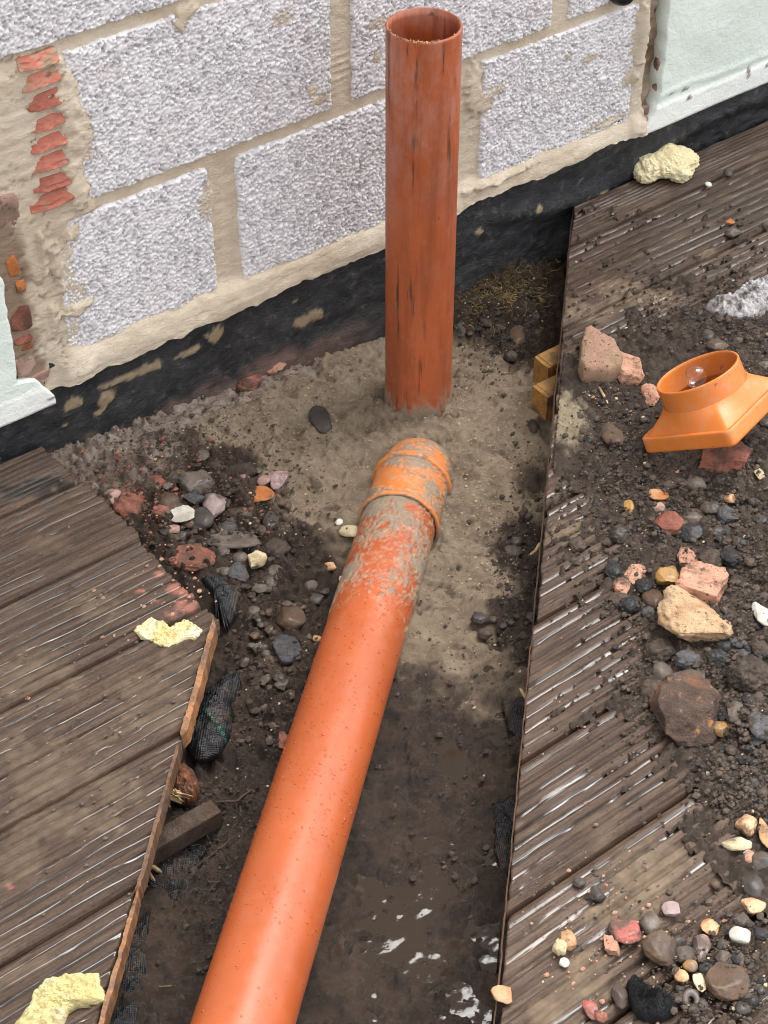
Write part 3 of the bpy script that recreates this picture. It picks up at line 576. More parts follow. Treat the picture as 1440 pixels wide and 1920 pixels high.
    for px, py, w, hh, mt in ((8, 392, 40, 74, 'oldbrick'), (17, 496, 20, 52, 'orangechip'), (31, 530, 17, 24, 'orangechip'), (36, 588, 44, 50, 'redbrick'), (38, 628, 34, 20, 'redbrick'), (45, 642, 26, 18, 'orangechip'), (44, 678, 38, 40, 'oldbrick'), (68, 700, 52, 22, 'oldbrick'), (1228, 150, 14, 110, 'orangechip' if False else 'oldbrick'), (1222, 205, 16, 30, 'oldbrick'), (1200, 205, 22, 26, 'oldbrick')):
        c = on_y(px, py, WALL_Y); s = depth_of(c) / FPX; me = rock_mesh(px, 'brick', 3); 
        obj('brick', sized(me, (w * s * .62, .010, hh * s * .56)), MAT[mt], wall, mw=Matrix.Translation((c[0], WALL_Y - .004, c[2])))
    return wall

# ------------------------------------------------------------------ stone shapes
_rc = {}
def sized(me, k):
    m2 = me.copy(); m2.transform(Matrix.Diagonal((k[0], k[1], k[2], 1))); m2.update(); return m2
def rock_mesh(seed, kind, sub):
    key = (seed, kind, sub)
    if key in _rc: return _rc[key]
    V, F = ico(sub); V = V.copy(); g = np.random.default_rng(int(seed) * 7919 + 13)
    off = g.uniform(-40, 40, 3)
    if kind == 'pebble':
        V = V * (1 + .55 * (fbm3(V * 1.0 + off, 2, seed) - .5))[:, None]
        for _ in range(4):
            n = g.normal(size=3); n /= np.linalg.norm(n); V = V - np.clip(V @ n - g.uniform(.72, .9), 0, None)[:, None] * n * .8
        V = V * (1 + .05 * (fbm3(V * 7 + off, 3, seed + 2) - .5))[:, None]
    else:
        if kind == 'brick':
            A = np.linalg.qr(g.normal(size=(3, 3)))[0] * .25 + np.eye(3); pl = [(s * A[i], g.uniform(.52, .66)) for i in range(3) for s in (1, -1)] + [(g.normal(size=3), g.uniform(.66, .84)) for _ in range(4)]
        elif kind == 'flake': pl = [(np.array([g.normal() * .2, g.normal() * .2, 1]), .45), (np.array([g.normal() * .2, g.normal() * .2, -1]), .4)] + [(g.normal(size=3), g.uniform(.6, .85)) for _ in range(8)]
        elif kind == 'clod': pl = [(g.normal(size=3), g.uniform(.72, .9)) for _ in range(6)]
        else: pl = [(g.normal(size=3), g.uniform(.50, .80)) for _ in range(11)]
        for n, d in pl:
            n = n / np.linalg.norm(n); e = np.clip(V @ n - d, 0, None); V = V - e[:, None] * n * .97
        k = {'brick': (.22, .20), 'flake': (.12, .09), 'clod': (.42, .40), 'rock': (.20, .17)}[kind]
        V = V * (1 + k[0] * (fbm3(V * 2.2 + off, 3, seed) - .5) + k[1] * (fbm3(V * 6.5 + off, 3, seed + 5) - .5))[:, None]
        if sub >= 4: V = V * (1 + (.13 if kind != 'pebble' else .01) * (fbm3(V * 17 + off, 3, seed + 9) - .5))[:, None]
    lo, hi = V.min(0), V.max(0); V = (V - (lo + hi) / 2) / ((hi - lo) / 2)
    me = mesh_np(kind, V, F, smooth=True); _rc[key] = me
    return me
WALL = build_wall()
o = obj('wall_fitting', mesh_np('wall_fitting', ico(4)[0] * np.array([.021, .024, .019]), ico(4)[1]), MAT['cap'], loc=on_y(1165, -12, WALL_Y - .016)); tag(o, 'black rounded fitting poking in at the top edge in front of the blocks', 'fitting')

# ------------------------------------------------------------------ the two decks
GAP_R = [1.915, 1.822, 1.653, 1.497, 1.340, 1.178, 1.008, .849, .677, .512, .346, .180, .014, -.152, -.318, -.484, -.65, -.816, -.982, -1.148, -1.314]
GAP_L = [1.905, 1.797, 1.638, 1.472, 1.305, 1.139, .973, .807, .641, .475, .309, .143, -.023, -.189, -.355, -.521, -.687, -.853, -1.019, -1.185, -1.351]
def px_blobs(l): return [(*at(x, y)[:2], rx / FPX * depth_of(at(x, y)), ry / FPX * depth_of(at(x, y))) for x, y, rx, ry in l]
def pblob(X, Y, pts, seed=200):
    r = np.zeros(X.shape); n = (fbm(X * 28, Y * 28, 4, seed) - .5) * 1.5 + (fbm(X * 120, Y * 120, 3, seed + 1) - .5) * .9
    for x, y, rx, ry in pts:
        a = (X - x) * CR[0] + (Y - y) * CR[1]; b = (X - x) * CH[0] + (Y - y) * CH[1]
        r = np.maximum(r, sst(1.1, .6, np.hypot(a / rx, b / (ry / .68)) + n * .8))
    return r
MUD_L = px_blobs([(60, 1260, 120, 50), (80, 1440, 110, 60), (250, 1290, 70, 40), (270, 1330, 60, 40), (30, 1620, 60, 60), (180, 1470, 90, 40), (120, 1540, 120, 30), (330, 1240, 60, 20), (300, 1330, 80, 30), (180, 1130, 60, 25), (90, 1020, 50, 20)])
MUD_R = px_blobs([(1170, 545, 70, 30), (1100, 580, 60, 30), (1060, 800, 40, 60), (1230, 560, 60, 25), (1080, 1000, 60, 30), (1180, 1700, 100, 40), (1230, 1640, 90, 50), (1100, 1830, 60, 40), (1020, 1900, 40, 20), (1350, 470, 50, 15)])
PINK_L = px_blobs([(330, 1105, 26, 10), (300, 1075, 16, 8), (345, 1135, 30, 9), (290, 1125, 12, 5), (262, 1108, 12, 5), (360, 1110, 14, 7), (318, 1150, 16, 6), (20, 1660, 8, 5)])
DARK_L = px_blobs([(50, 920, 60, 14), (90, 905, 50, 10)])
def build_board(parent, y0, y1, right, idx):
    fine_rows = y1 > (.45 if right else .75)
    w = y1 - y0 - .0062; yb = y0 + .0031
    ny = 92 if fine_rows else 24
    v = np.concatenate([[0, .0012, .0035], np.linspace(.006, w - .006, ny), [w - .0035, w - .0012, w]])
    s = np.concatenate([np.arange(0, 1.22, .0042), np.array([1.4, 1.8, 2.4, 3.2, 4.2])]) if fine_rows else np.linspace(0, 4.0, 60)
    S, Vv = np.meshgrid(s, v, indexing='ij'); Y = yb + Vv
    g = np.random.default_rng(idx * 31 + right); saw = (g.uniform(-.004, .004) + (fbm(Y * 60, Y * 0 + idx, 3, 205) - .5) * .007)
    if right: X = (Y + TR * math.sqrt(2)) + saw + S
    else: X = np.where(Y < 1.432, Y + TL * math.sqrt(2), .822) + saw * (1 + .8 * (Y > 1.432)) - S
    if not fine_rows and not right: X = X
    # groove profile
    n = 8; ph = (Vv - .011) / (w - .022) * n; c = np.abs(ph - np.floor(ph) - .5) * 2; inside = (Vv > .010) & (Vv < w - .010)
    wear = sst(.30, .62, fbm(X * 3.5 + idx * 3, Y * 38, 4, 211)) * .8 + .2
    groove = sst(.50, .74, c * (.93 + .14 * fbm(X * 22, Y * 22, 3, 212))) * inside
    depth = .0076 * (.35 + .75 * wear) * groove
    h = -depth + (fbm(X * 7, Y * 300, 3, 213) - .5) * .0010 + (fbm(X * 28, Y * 70, 3, 214) - .5) * .0016
    e = np.minimum(Vv, w - Vv); h = h - .0045 * sst(.006, 0, e) - .0022 * sst(.012, .003, e + (fbm(X * 30, Y * 30, 2, 219) - .5) * .01)
    h = h + (fbm(X * 2.5, Y * 3 + idx, 2, 215) - .5) * .004
    mud = pblob(X, Y, MUD_R if right else MUD_L, 220); base = sst(.62, .76, fbm(X * 10, Y * 26, 4, 221)) * .4
    mudv = np.clip(np.maximum(mud * (.85 if right else .55), base), 0, 1)
    h = h + mudv * depth * .55 + mud * (fbm(X * 75, Y * 75, 4, 222) - .42) * .0045
    lv = -.0052 + (fbm(X * 9, Y * 16 + idx, 4, 223) - .5) * .0105 + (fbm(X * 2, Y * 2, 2, 224) - .5) * .002
    lv = lv + (0 if right else .0012); water = sst(.0000, .0005, lv - h) * (e > .006); h = np.maximum(h, np.where(e > .006, lv, h))
    pink = pblob(X, Y, PINK_L, 230) * .75 if not right else X * 0
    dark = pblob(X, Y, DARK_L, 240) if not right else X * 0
    dark = np.clip(dark + .8 * sst(.35, .95, groove) * (.35 + .65 * wear) * (1 - .6 * mudv) * sst(.25, .6, fbm(X * 14, Y * 40, 3, 226)), 0, 1)  # groove bottoms darkened in colour, painted shade that makes the grooves show
    tone = np.clip((.32 if right else .40) + (fbm(X * 1.6 + idx * 5.3, Y * 2, 3, 225) - .5) * .9 + g.uniform(-.14, .14) + (0.26 * sst(1.25, .75, Y) if right else .0), 0, 1)
    if right: tone = np.clip(tone - .25 * sst(1.5, 1.75, Y), 0, 1)
    nS, m_ = X.shape; V3 = np.stack([X.ravel(), Y.ravel(), h.ravel()], 1); f = grid_faces(nS, m_)
    if right: f = f
    bi = np.concatenate([np.arange(m_), np.arange(1, nS) * m_ + m_ - 1, (nS - 1) * m_ + np.arange(m_ - 2, -1, -1), np.arange(nS - 2, 0, -1) * m_])
    ring = V3[bi].copy(); ring[:, 2] = -.027; N = len(V3); L = len(bi); j = np.arange(L); side = np.stack([bi, N + j, N + (j + 1) % L, bi[(j + 1) % L]], 1)
    F = np.concatenate([f, side])
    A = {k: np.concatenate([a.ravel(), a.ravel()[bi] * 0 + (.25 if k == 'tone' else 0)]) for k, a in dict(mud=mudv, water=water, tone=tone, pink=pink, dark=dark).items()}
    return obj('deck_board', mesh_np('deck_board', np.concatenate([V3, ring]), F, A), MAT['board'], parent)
def box_mesh(name, a, b, seed=0, nx=24):
    """a slightly rough beam along x from corner a to corner b"""
    a = np.array(a, float); b = np.array(b, float); bm = bmesh.new(); bmesh.ops.create_cube(bm, size=1.0)
    bmesh.ops.bevel(bm, geom=list(bm.edges), offset=.025, segments=2, affect='EDGES'); bmesh.ops.subdivide_edges(bm, edges=list(bm.edges), cuts=2, use_grid_fill=True)
    V = np.array([v.co[:] for v in bm.verts]); me = bpy.data.meshes.new(name); P = (a + b) / 2 + V * (b - a)
    P = P + (np.stack([fbm3(P * 40, 3, seed + k) for k in range(3)], 1) - .5) * .004
    for v, p in zip(bm.verts, P): v.co = p
    bm.to_mesh(me); bm.free(); return me
DECK_L = thing('timber_deck', 'wet brown grooved timber deck on the left of the trench, sawn off aslant', 'deck', (0, 1.2, 0))
DECK_R = thing('timber_deck', 'wet brown grooved timber deck on the right of the trench, partly covered in black soil', 'deck', (2.0, 1.2, 0))
def strip(pts, w, lean, parent, name, mat, seed, top=.004, bot=-.024):
    """a thin raw sliver along a saw cut: pts in the plane, standing on edge"""
    P = np.array(pts, float); t = np.linspace(0, 1, 240); q = np.linspace(0, 1, len(P)); X = np.interp(t, q, P[:, 0]); Y = np.interp(t, q, P[:, 1])
    T = np.stack([np.gradient(X), np.gradient(Y)], 1); T /= np.linalg.norm(T, axis=1)[:, None]; Nn = np.stack([T[:, 1], -T[:, 0]], 1)
    X = X + (fbm(t * 38, t * 0 + seed, 4, 254) - .5) * .0032; wob = (fbm(t * 9, t * 0 + seed, 3, 251) - .3) + (fbm(t * 45, t * 0 + seed, 3, 253) - .5) ; ww = w * (0.55 + .6 * fbm(t * 6, t * 0 + seed + 5, 4, 252)) * np.sqrt(np.clip(np.minimum(t, 1 - t) * 14, .02, 1))
    ring = []
    for off, zz in ((-.2, top), (1.0, top * .4 - .001), (1.0 + lean, bot), (-.2, bot)):
        ring.append(np.stack([X + Nn[:, 0] * ww * off, Y + Nn[:, 1] * ww * off, np.full(len(t), zz) + wob * .003], 1))
    V = np.stack(ring, 1).reshape(-1, 3); return obj(name, mesh_np(name, V, grid_faces(len(t), 4, True), smooth=False), mat, parent)
def build_decks():
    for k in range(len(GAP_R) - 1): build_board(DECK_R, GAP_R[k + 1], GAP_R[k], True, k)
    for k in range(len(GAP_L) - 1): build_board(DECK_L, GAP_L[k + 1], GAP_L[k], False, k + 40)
    # raw sawn slivers along the cut edges
    def edge(y, k, o): return (y + (TL if k < 0 else TR) * math.sqrt(2) + o * .7071, y - o * .7071)
    strip([edge(y, -1, .001) for y in (1.292, 1.34, 1.39, 1.436)], .0060, .3, DECK_L, 'sawn_edge', MAT['cut'], 1, .007, -.022)['label'] = 'orange raw sawn edge of the left deck'
    strip([edge(y, -1, .000) for y in (1.125, 1.17, 1.23, 1.285)], .0034, .3, DECK_L, 'sawn_edge', MAT['darkcut'], 2, .005, -.022)
    strip([edge(y, -1, .001) for y in (.80, .92, 1.02, 1.132)], .0046, .3, DECK_L, 'sawn_edge', MAT['cut'], 3, .004, -.022)
    strip([edge(y, 1, -.002) for y in (1.90, 1.7, 1.5, 1.3, 1.17)], .0016, .2, DECK_R, 'sawn_edge', MAT['old_wood'], 4, .0008, -.022)
    strip([edge(y, 1, -.002) for y in (1.165, 1.0, .85, .62)], .0016, .2, DECK_R, 'sawn_edge', MAT['darkcut'], 6, .0008, -.022)
    # joists under the boards: cut ends seen in the trench
    P = at(1016, 690, -.045); d = np.array([1, .0])
    for k, (px, py, hh) in enumerate(((1018, 690, .030), (1016, 742, .034))):
        P = at(px, py, -.05); obj('joist_end', box_mesh('joist_end', (P[0] - .004, P[1] - .018, -.088), (P[0] + .26, P[1] + .018, -.036 - .004 * k), 3 + k), MAT['ochre_wood'], DECK_R)['label'] = 'fresh ochre end of a joist under the right deck'
    P = at(400, 1512, -.07); obj('joist_end', box_mesh('joist_end', (P[0] - .34, P[1] - .012, -.100), (P[0] + .004, P[1] + .014, -.072), 8), MAT['muddy_joist'], DECK_L)['label'] = 'old dark joist sticking out under the left deck'
    for y in (-1.2, -.6): pass
build_decks()

# ================================================================== THE PIPES
def tube_mesh(name, A, D, L, R, wall=.0032, nth=128, ns=300, ends=(0, 0), disp=None, attrs=None, inner=True, nin=24):
    """open pipe from A along D; disp(theta, s) -> (extra radius, attr dict)"""
    A = np.asarray(A, float); D = np.asarray(D, float); D = D / np.linalg.norm(D)
    ref = np.array([0, 0, 1.0]) if abs(D[2]) < .8 else np.array([0, 1.0, 0]); S1 = np.cross(D, ref); S1 /= np.linalg.norm(S1); S2 = np.cross(S1, D)
    th = np.linspace(0, 2 * np.pi, nth, endpoint=False); s = np.linspace(0, L, ns); Sg, Tg = np.meshgrid(s, th, indexing='ij')
    e, at_ = disp(Tg, Sg) if disp else (Tg * 0, {})
    def ringpts(r, sg, tg): return A + D * sg[..., None] + (S1 * np.cos(tg)[..., None] + S2 * np.sin(tg)[..., None]) * r[..., None]
    V = ringpts(R + e, Sg, Tg).reshape(-1, 3); F = grid_faces(ns, nth, True)[:, ::-1]; attr = {k: a.ravel() for k, a in at_.items()}
    if inner:
        s2 = np.linspace(L, 0, nin); Sg2, Tg2 = np.meshgrid(s2, th, indexing='ij'); V2 = ringpts(np.full(Sg2.shape, R - wall), Sg2, Tg2).reshape(-1, 3); N = len(V)
        F = np.concatenate([F, grid_faces(nin, nth, True, N)[:, ::-1]])
        j = np.arange(nth); j2 = (j + 1) % nth; last = (ns - 1) * nth
        F = np.concatenate([F, np.stack([last + j, N + j, N + j2, last + j2], 1), np.stack([j, j2, N + (nin - 1) * nth + j2, N + (nin - 1) * nth + j], 1)])
        V = np.concatenate([V, V2]); attr = {k: np.concatenate([a, np.zeros(len(V2))]) for k, a in attr.items()}
    return mesh_np(name, V, F, attr)

def build_upright():
    t = thing('upright_pipe', 'weathered orange plastic drain pipe standing upright before the block wall', 'pipe', (UP_X, UP_Y, -.10))
    z0 = -.17
    def disp(T, S):
        z = S + z0; P = np.stack([np.cos(T) * 3, np.sin(T) * 3, z * 14], -1).reshape(-1, 3)
        n = (fbm3(P * 1.4, 4, 301)).reshape(T.shape); mud = sst(.56, .66, n + .20 * sst(-.060, -.10, z)) * sst(-.045, -.095, z)
        rim = sst(S.max() - .003, S.max(), S)
        e = mud * .0025 * n - rim * .0006 + rim * (fbm3(P * 5, 2, 303).reshape(T.shape) - .5) * .0012
        return e, dict(mud=mud, film=sst(-.02, -.09, z) * .5 + .12)
    me = tube_mesh('pipe_shell', (UP_X, UP_Y, z0), (0, 0, 1), UP_TOP - z0, UP_R, .0034, 128, 260, disp=disp, nin=60)
    obj('pipe_shell', me, MAT['upright'], t)
    # whitish swarf left on the sawn rim
    J = Join(); top = np.array([UP_X, UP_Y, UP_TOP]); g = np.random.default_rng(5)
    for k in range(46):
        a = math.radians(g.normal(222, 34)); r = UP_R - .0016 + g.uniform(-.0022, .0022); V, F = ico(1)
        J.add(V * g.uniform(.0008, .0019, 3) + top + np.array([math.cos(a) * r, math.sin(a) * r, g.uniform(-.001, .0014)]), F)
    o = obj('rim_swarf', J.mesh('rim_swarf'), MAT['peach'], t, kind='stuff'); o['label'] = 'pale saw burr along the rim'
    return t
build_upright()

S1P = np.cross(PDIR, [0, 0, 1.0]); S1P /= np.linalg.norm(S1P); S2P = np.cross(S1P, PDIR)
LR = .0552
def axis_s(px, py, lift=0.0):
    """distance along the lying pipe's axis of the axis point seen at a picture height"""
    best = None
    for s in np.linspace(-.2, 1.2, 1401):
        P = PIPE_A + PDIR * s; v = P - CP; y = 960 - FPX * (v @ CU) / (v @ CF)
        if best is None or abs(y - py) < best[0]: best = (abs(y - py), s)
    return best[1]
S_RIM1, S_RIM2 = axis_s(753, 985), axis_s(771, 908)
def build_lying():
    t = thing('lying_pipe', 'long orange plastic drain pipe lying in the muddy trench, bend fitted at its end', 'pipe', tuple(PIPE_A))
    s0 = -1.15; L = S_RIM1 - s0 + .012
    def disp(T, S):
        s = S + s0; P = np.stack([np.cos(T) * .06, np.sin(T) * .06, s], -1).reshape(-1, 3)
        n = (.54 * fbm3(P * 26, 4, 321) + .46 * fbm3(P * 230, 4, 323)).reshape(T.shape); far = S_RIM1 - s
        thr = np.interp(far, [0, .05, .09, .14, .19, .24, .30], [.41, .46, .52, .525, .50, .60, 1.4]) + .10 * sst(.2, -.9, np.sin(T)) - .0
        mud = sst(thr - .05, thr + .08, n) * sst(.29, .24, far)
        low = sst(-.35, -.75, np.sin(T) + (n - .5) * .5) * .8; mud = np.maximum(mud, low)
        e = mud * (.0007 + .0016 * fbm3(P * 300, 2, 324).reshape(T.shape)) - .0003 * fbm3(P * 6, 2, 322).reshape(T.shape)
        return e, dict(mud=mud, film=np.clip(sst(.34, .10, far) + .12, 0, 1))
    me = tube_mesh('pipe_shell', PIPE_A + PDIR * s0, PDIR, L, LR, .0034, 160, 620, disp=disp, nin=6)
    obj('pipe_shell', me, MAT['lying'], t)
    # beads of rain on the plastic
    J = Join(); g = np.random.default_rng(17); V0, F0 = ico(2)
    for k in range(1500):
        s = g.uniform(-.10, S_RIM1 - .16); 
        if g.random() > .15 + 1.2 * max(0, float(vn2(np.array([s * 16]), np.array([k * .0]), 77)[0]) - .25): continue
        a = g.uniform(math.radians(8), math.radians(172)); r = g.gamma(1.6, .00036) + .00045; r = min(r, .0024)
        nrm = S1P * math.cos(a) + S2P * math.sin(a); tg = -S1P * math.sin(a) + S2P * math.cos(a)
        B = np.stack([PDIR * r * g.uniform(.8, 1.2), tg * r * g.uniform(.8, 1.35), nrm * r * .26]); J.add(V0 @ B + PIPE_A + PDIR * s + nrm * (LR + .0002), F0)
    obj('water_droplets', J.mesh('water_droplets'), MAT['drops'], t, kind='stuff')
    # bend: socket between two rims, then the body turning down into the bedding
    prof = [(S_RIM1 - .002, .0562), (S_RIM1 - .002, .0600), (S_RIM1 + .001, .0612), (S_RIM1 + .005, .0612), (S_RIM1 + .0065, .0578), (S_RIM1 + .030, .0566), (S_RIM2 - .006, .0562), (S_RIM2 - .0045, .0606), (S_RIM2, .0612), (S_RIM2 + .005, .0608), (S_RIM2 + .0065, .0535), (S_RIM2 + .012, .0530)]
    ps = []; 
    for (a, r), (b, r2) in zip(prof[:-1], prof[1:]):
        k = max(2, int(math.hypot(b - a, r2 - r) / .0015))
        for i in range(k): ps.append((a + (b - a) * i / k, r + (r2 - r) * i / k))
    c0 = PIPE_A + PDIR * (S_RIM2 + .012); ds = np.linspace(0, 1, 40); R0 = .062
    th = np.linspace(0, 2 * np.pi, 128, endpoint=False)
    rings = []
    for s, r in ps: rings.append((PIPE_A + PDIR * s, S1P, S2P, r))
    rings.append((c0, S1P, S2P, .0530))
    for q in ds[1:]:
        an = q * math.radians(80); P = c0 + PDIR * R0 * math.sin(an) - S2P * R0 * (1 - math.cos(an)); D = PDIR * math.cos(an) - S2P * math.sin(an); up = S2P * math.cos(an) + PDIR * math.sin(an)
        rings.append((P, S1P, up, .0530))
    V = np.stack([P + (a * np.cos(th)[:, None] + b * np.sin(th)[:, None]) * r for P, a, b, r in rings]); n = len(rings)
    fl = V.reshape(-1, 3); nz = .52 * fbm3(fl * 28, 4, 331) + .48 * fbm3(fl * 230, 4, 333); rad = np.array([r for *_, r in rings]); rad0 = rad; C = np.stack([P for P, *_ in rings]); nr = (V - C[:, None]) / rad[:, None, None]
    isrim = (rad > .0585).astype(float); isrim = np.repeat(isrim, 128)
    mud = sst(.43 + .13 * isrim, .60 + .13 * isrim, nz + .06 * (fbm3(fl * 9, 2, 335) - .5)); sn = np.tile(np.sin(th), n); mud = np.maximum(mud, sst(.25, -.25, sn + (nz - .5)))
    V = (V.reshape(-1, 3) + nr.reshape(-1, 3) * (mud * (.0006 + .0016 * fbm3(fl * 300, 2, 334)))[:, None])
    k1 = len(ps); F = grid_faces(n, 128, True)[:, ::-1]
    bend = obj('socket_bend', mesh_np('socket_bend', V, F, dict(mud=mud, film=np.ones(len(V)))), MAT['socket'], t); bend['label'] = 'mud smeared orange bend with a two-rimmed socket'
    return t
build_lying()

# ================================================================== SOIL ON THE RIGHT DECK
_so = [(1080, 450, -10), (1150, 520, -10), (1250, 480, -10), (1350, 430, -10), (1230, 560, -8), (1120, 590, -8), (1060, 950, -8), (1050, 1100, -10), (1100, 1250, -10), (1120, 1400, -10), (1120, 1180, -9), (1190, 1330, -8), (1100, 1550, -10),
       (1250, 1480, -10), (1050, 1750, -10), (1150, 1620, -8), (1280, 1620, -9), (1000, 1850, -10), (1100, 1870, -10), (1110, 1030, -5), (1330, 1640, -6), (1440, 330, -10), (1300, 530, -5), (1380, 510, -6), (1140, 1240, -9), (1060, 640, -6), (1160, 1020, -4),
       (1060, 790, 4), (1120, 780, 5), (1160, 740, 4), (1200, 890, 9), (1130, 860, 3), (1280, 900, 16), (1400, 900, 24), (1420, 680, 18), (1300, 640, 8), (1380, 640, 14), (1440, 590, 10), (1150, 930, 1), (1250, 980, 10), (1330, 1020, 16), (1430, 1050, 30),
       (1210, 1080, 3), (1400, 1200, 26), (1330, 1240, 12), (1420, 1350, 26), (1340, 1420, 8), (1400, 1480, 10), (1440, 1480, 16), (1250, 1310, 5), (1230, 1230, 3), (1430, 1750, 12), (1350, 1800, 9), (1250, 1800, 2), (1430, 1880, 12), (1320, 1880, 9), (1200, 1840, -2),
       (1380, 1600, -3), (1425, 1640, 2), (1220, 1680, -6), (1240, 1890, 2), (1190, 680, -1), (1250, 640, 2), (1380, 720, 16),
       (1560, 420, -10), (1640, 600, -9), (1700, 800, -13), (1720, 1050, -14), (1700, 1350, -14), (1680, 1650, -13), (1620, 1950, -13), (1420, 2080, -12), (1250, 2060, -12), (1560, 950, 8), (1560, 1250, 6)]
SOIL = Field([at(x, y)[:2] for x, y, _ in _so], [v / 1000. for *_, v in _so], 3.4, .02)
def soil_z(x, y, fine=False):
    x = np.asarray(x, float); y = np.asarray(y, float)
    z = SOIL(x, y) + (fbm(x * 26, y * 26, 4, 401) - .5) * .014
    if fine:
        f1, f2, i1 = worley(x * 75 + fbm(x * 40, y * 40, 2, 7), y * 75, 402); z = z + np.clip(.6 - f1, 0, 1) * .017 * (i1 > .35)
        g1, g2, i2 = worley(x * 165, y * 165, 403); z = z + np.clip(.55 - g1, 0, 1) * .008 * (i2 > .3)
        z = z + (fbm(x * 120, y * 120, 3, 404) - .5) * .006
    return z
def build_soil():
    q = math.sqrt(.5)
    x = np.arange(1.05, 2.75, .0034); y = np.arange(.45, 1.90, .0034); X, Y = np.meshgrid(x, y, indexing='ij')
    v = np.stack([X, Y, X * 0], -1) - CP; d = v @ CF; px = 720 + FPX * (v @ CR) / d; py = 960 - FPX * (v @ CU) / d
    z = np.full(X.shape, -1.0); ok = (px > 1030) & (px < 2100) & (py > 380) & (py < 2500) & (X > Y + TR * 1.414 + .004)
    z[ok] = soil_z(X[ok], Y[ok], True); keep = ok & (z > -.0045)
    sandy = np.zeros(X.shape); sandy[ok] = pblob(X[ok], Y[ok], px_blobs([(1065, 790, 45, 60), (1110, 700, 25, 15), (1230, 560, 60, 16)]), 410)
    obj('black_soil', heights_mesh('black_soil', X, Y, np.maximum(z, -.006), keep, dict(sandy=sandy)), MAT['soil'], kind='stuff')
build_soil()
def floor_z(px, py, where):
    """height of what lies at a picture point: 'deck' (boards and soil) or 'trench'"""
    z = 0.0 if where == 'deck' else -.09
    for _ in range(5):
        P = at(px, py, z)
        z = max(.0, float(soil_z(P[0], P[1]))) if where == 'deck' else float(ground_z(P[0], P[1], False))
    return z

# ================================================================== LOOSE STONES
EL = PITCH
def place(px, py, wpx, hpx, shape, mat, seed, where='deck', turn=0.0, flat=None, sub=4, name='stone', sink=.33, zlift=0.0):
    zlift += .0035 if where == 'trench' else .002
    if where == 'trench' and shape != 'flake': sink += .10
    if mat in ('white', 'peach', 'cream', 'mauve', 'ochre'): sink = min(sink, .18); zlift += .002
    if shape == 'flake': sink = .0
    z0 = floor_z(px, py + .25 * hpx, where); P = at(px, py, z0); s = depth_of(P) / FPX
    v = P - CP; el = math.asin(-v[2] / np.linalg.norm(v)); w = wpx * s; hh = hpx * s
    c = (flat if flat is not None else {'pebble': .62, 'rock': .62, 'brick': .62, 'clod': .66, 'flake': .3}[shape]) * min(w, hh * 1.15)
    b = math.sqrt(max(hh ** 2 - (c * math.cos(el)) ** 2, (.45 * hh) ** 2)) / math.sin(el)
    zc = z0 + c * (.5 - sink) + zlift; P = at(px, py, zc)
    Rz = Matrix.Rotation(-YAW, 4, 'Z') @ Matrix.Rotation(turn, 4, 'Z')
    if abs(turn) > .01:                      # keep the outline's extent while turning
        ct, st = abs(math.cos(turn)), abs(math.sin(turn)); w, b = (w * ct + b * st * .5, b * ct + w * st * .5)
    mw = Matrix.Translation(P) @ Rz @ Matrix.Diagonal((w / 2, b / 2, c / 2, 1))
    return obj(name, sized(rock_mesh(seed, shape, sub), (w / 2, b / 2, c / 2)), MAT[mat], mw=Matrix.Translation(P) @ Rz)
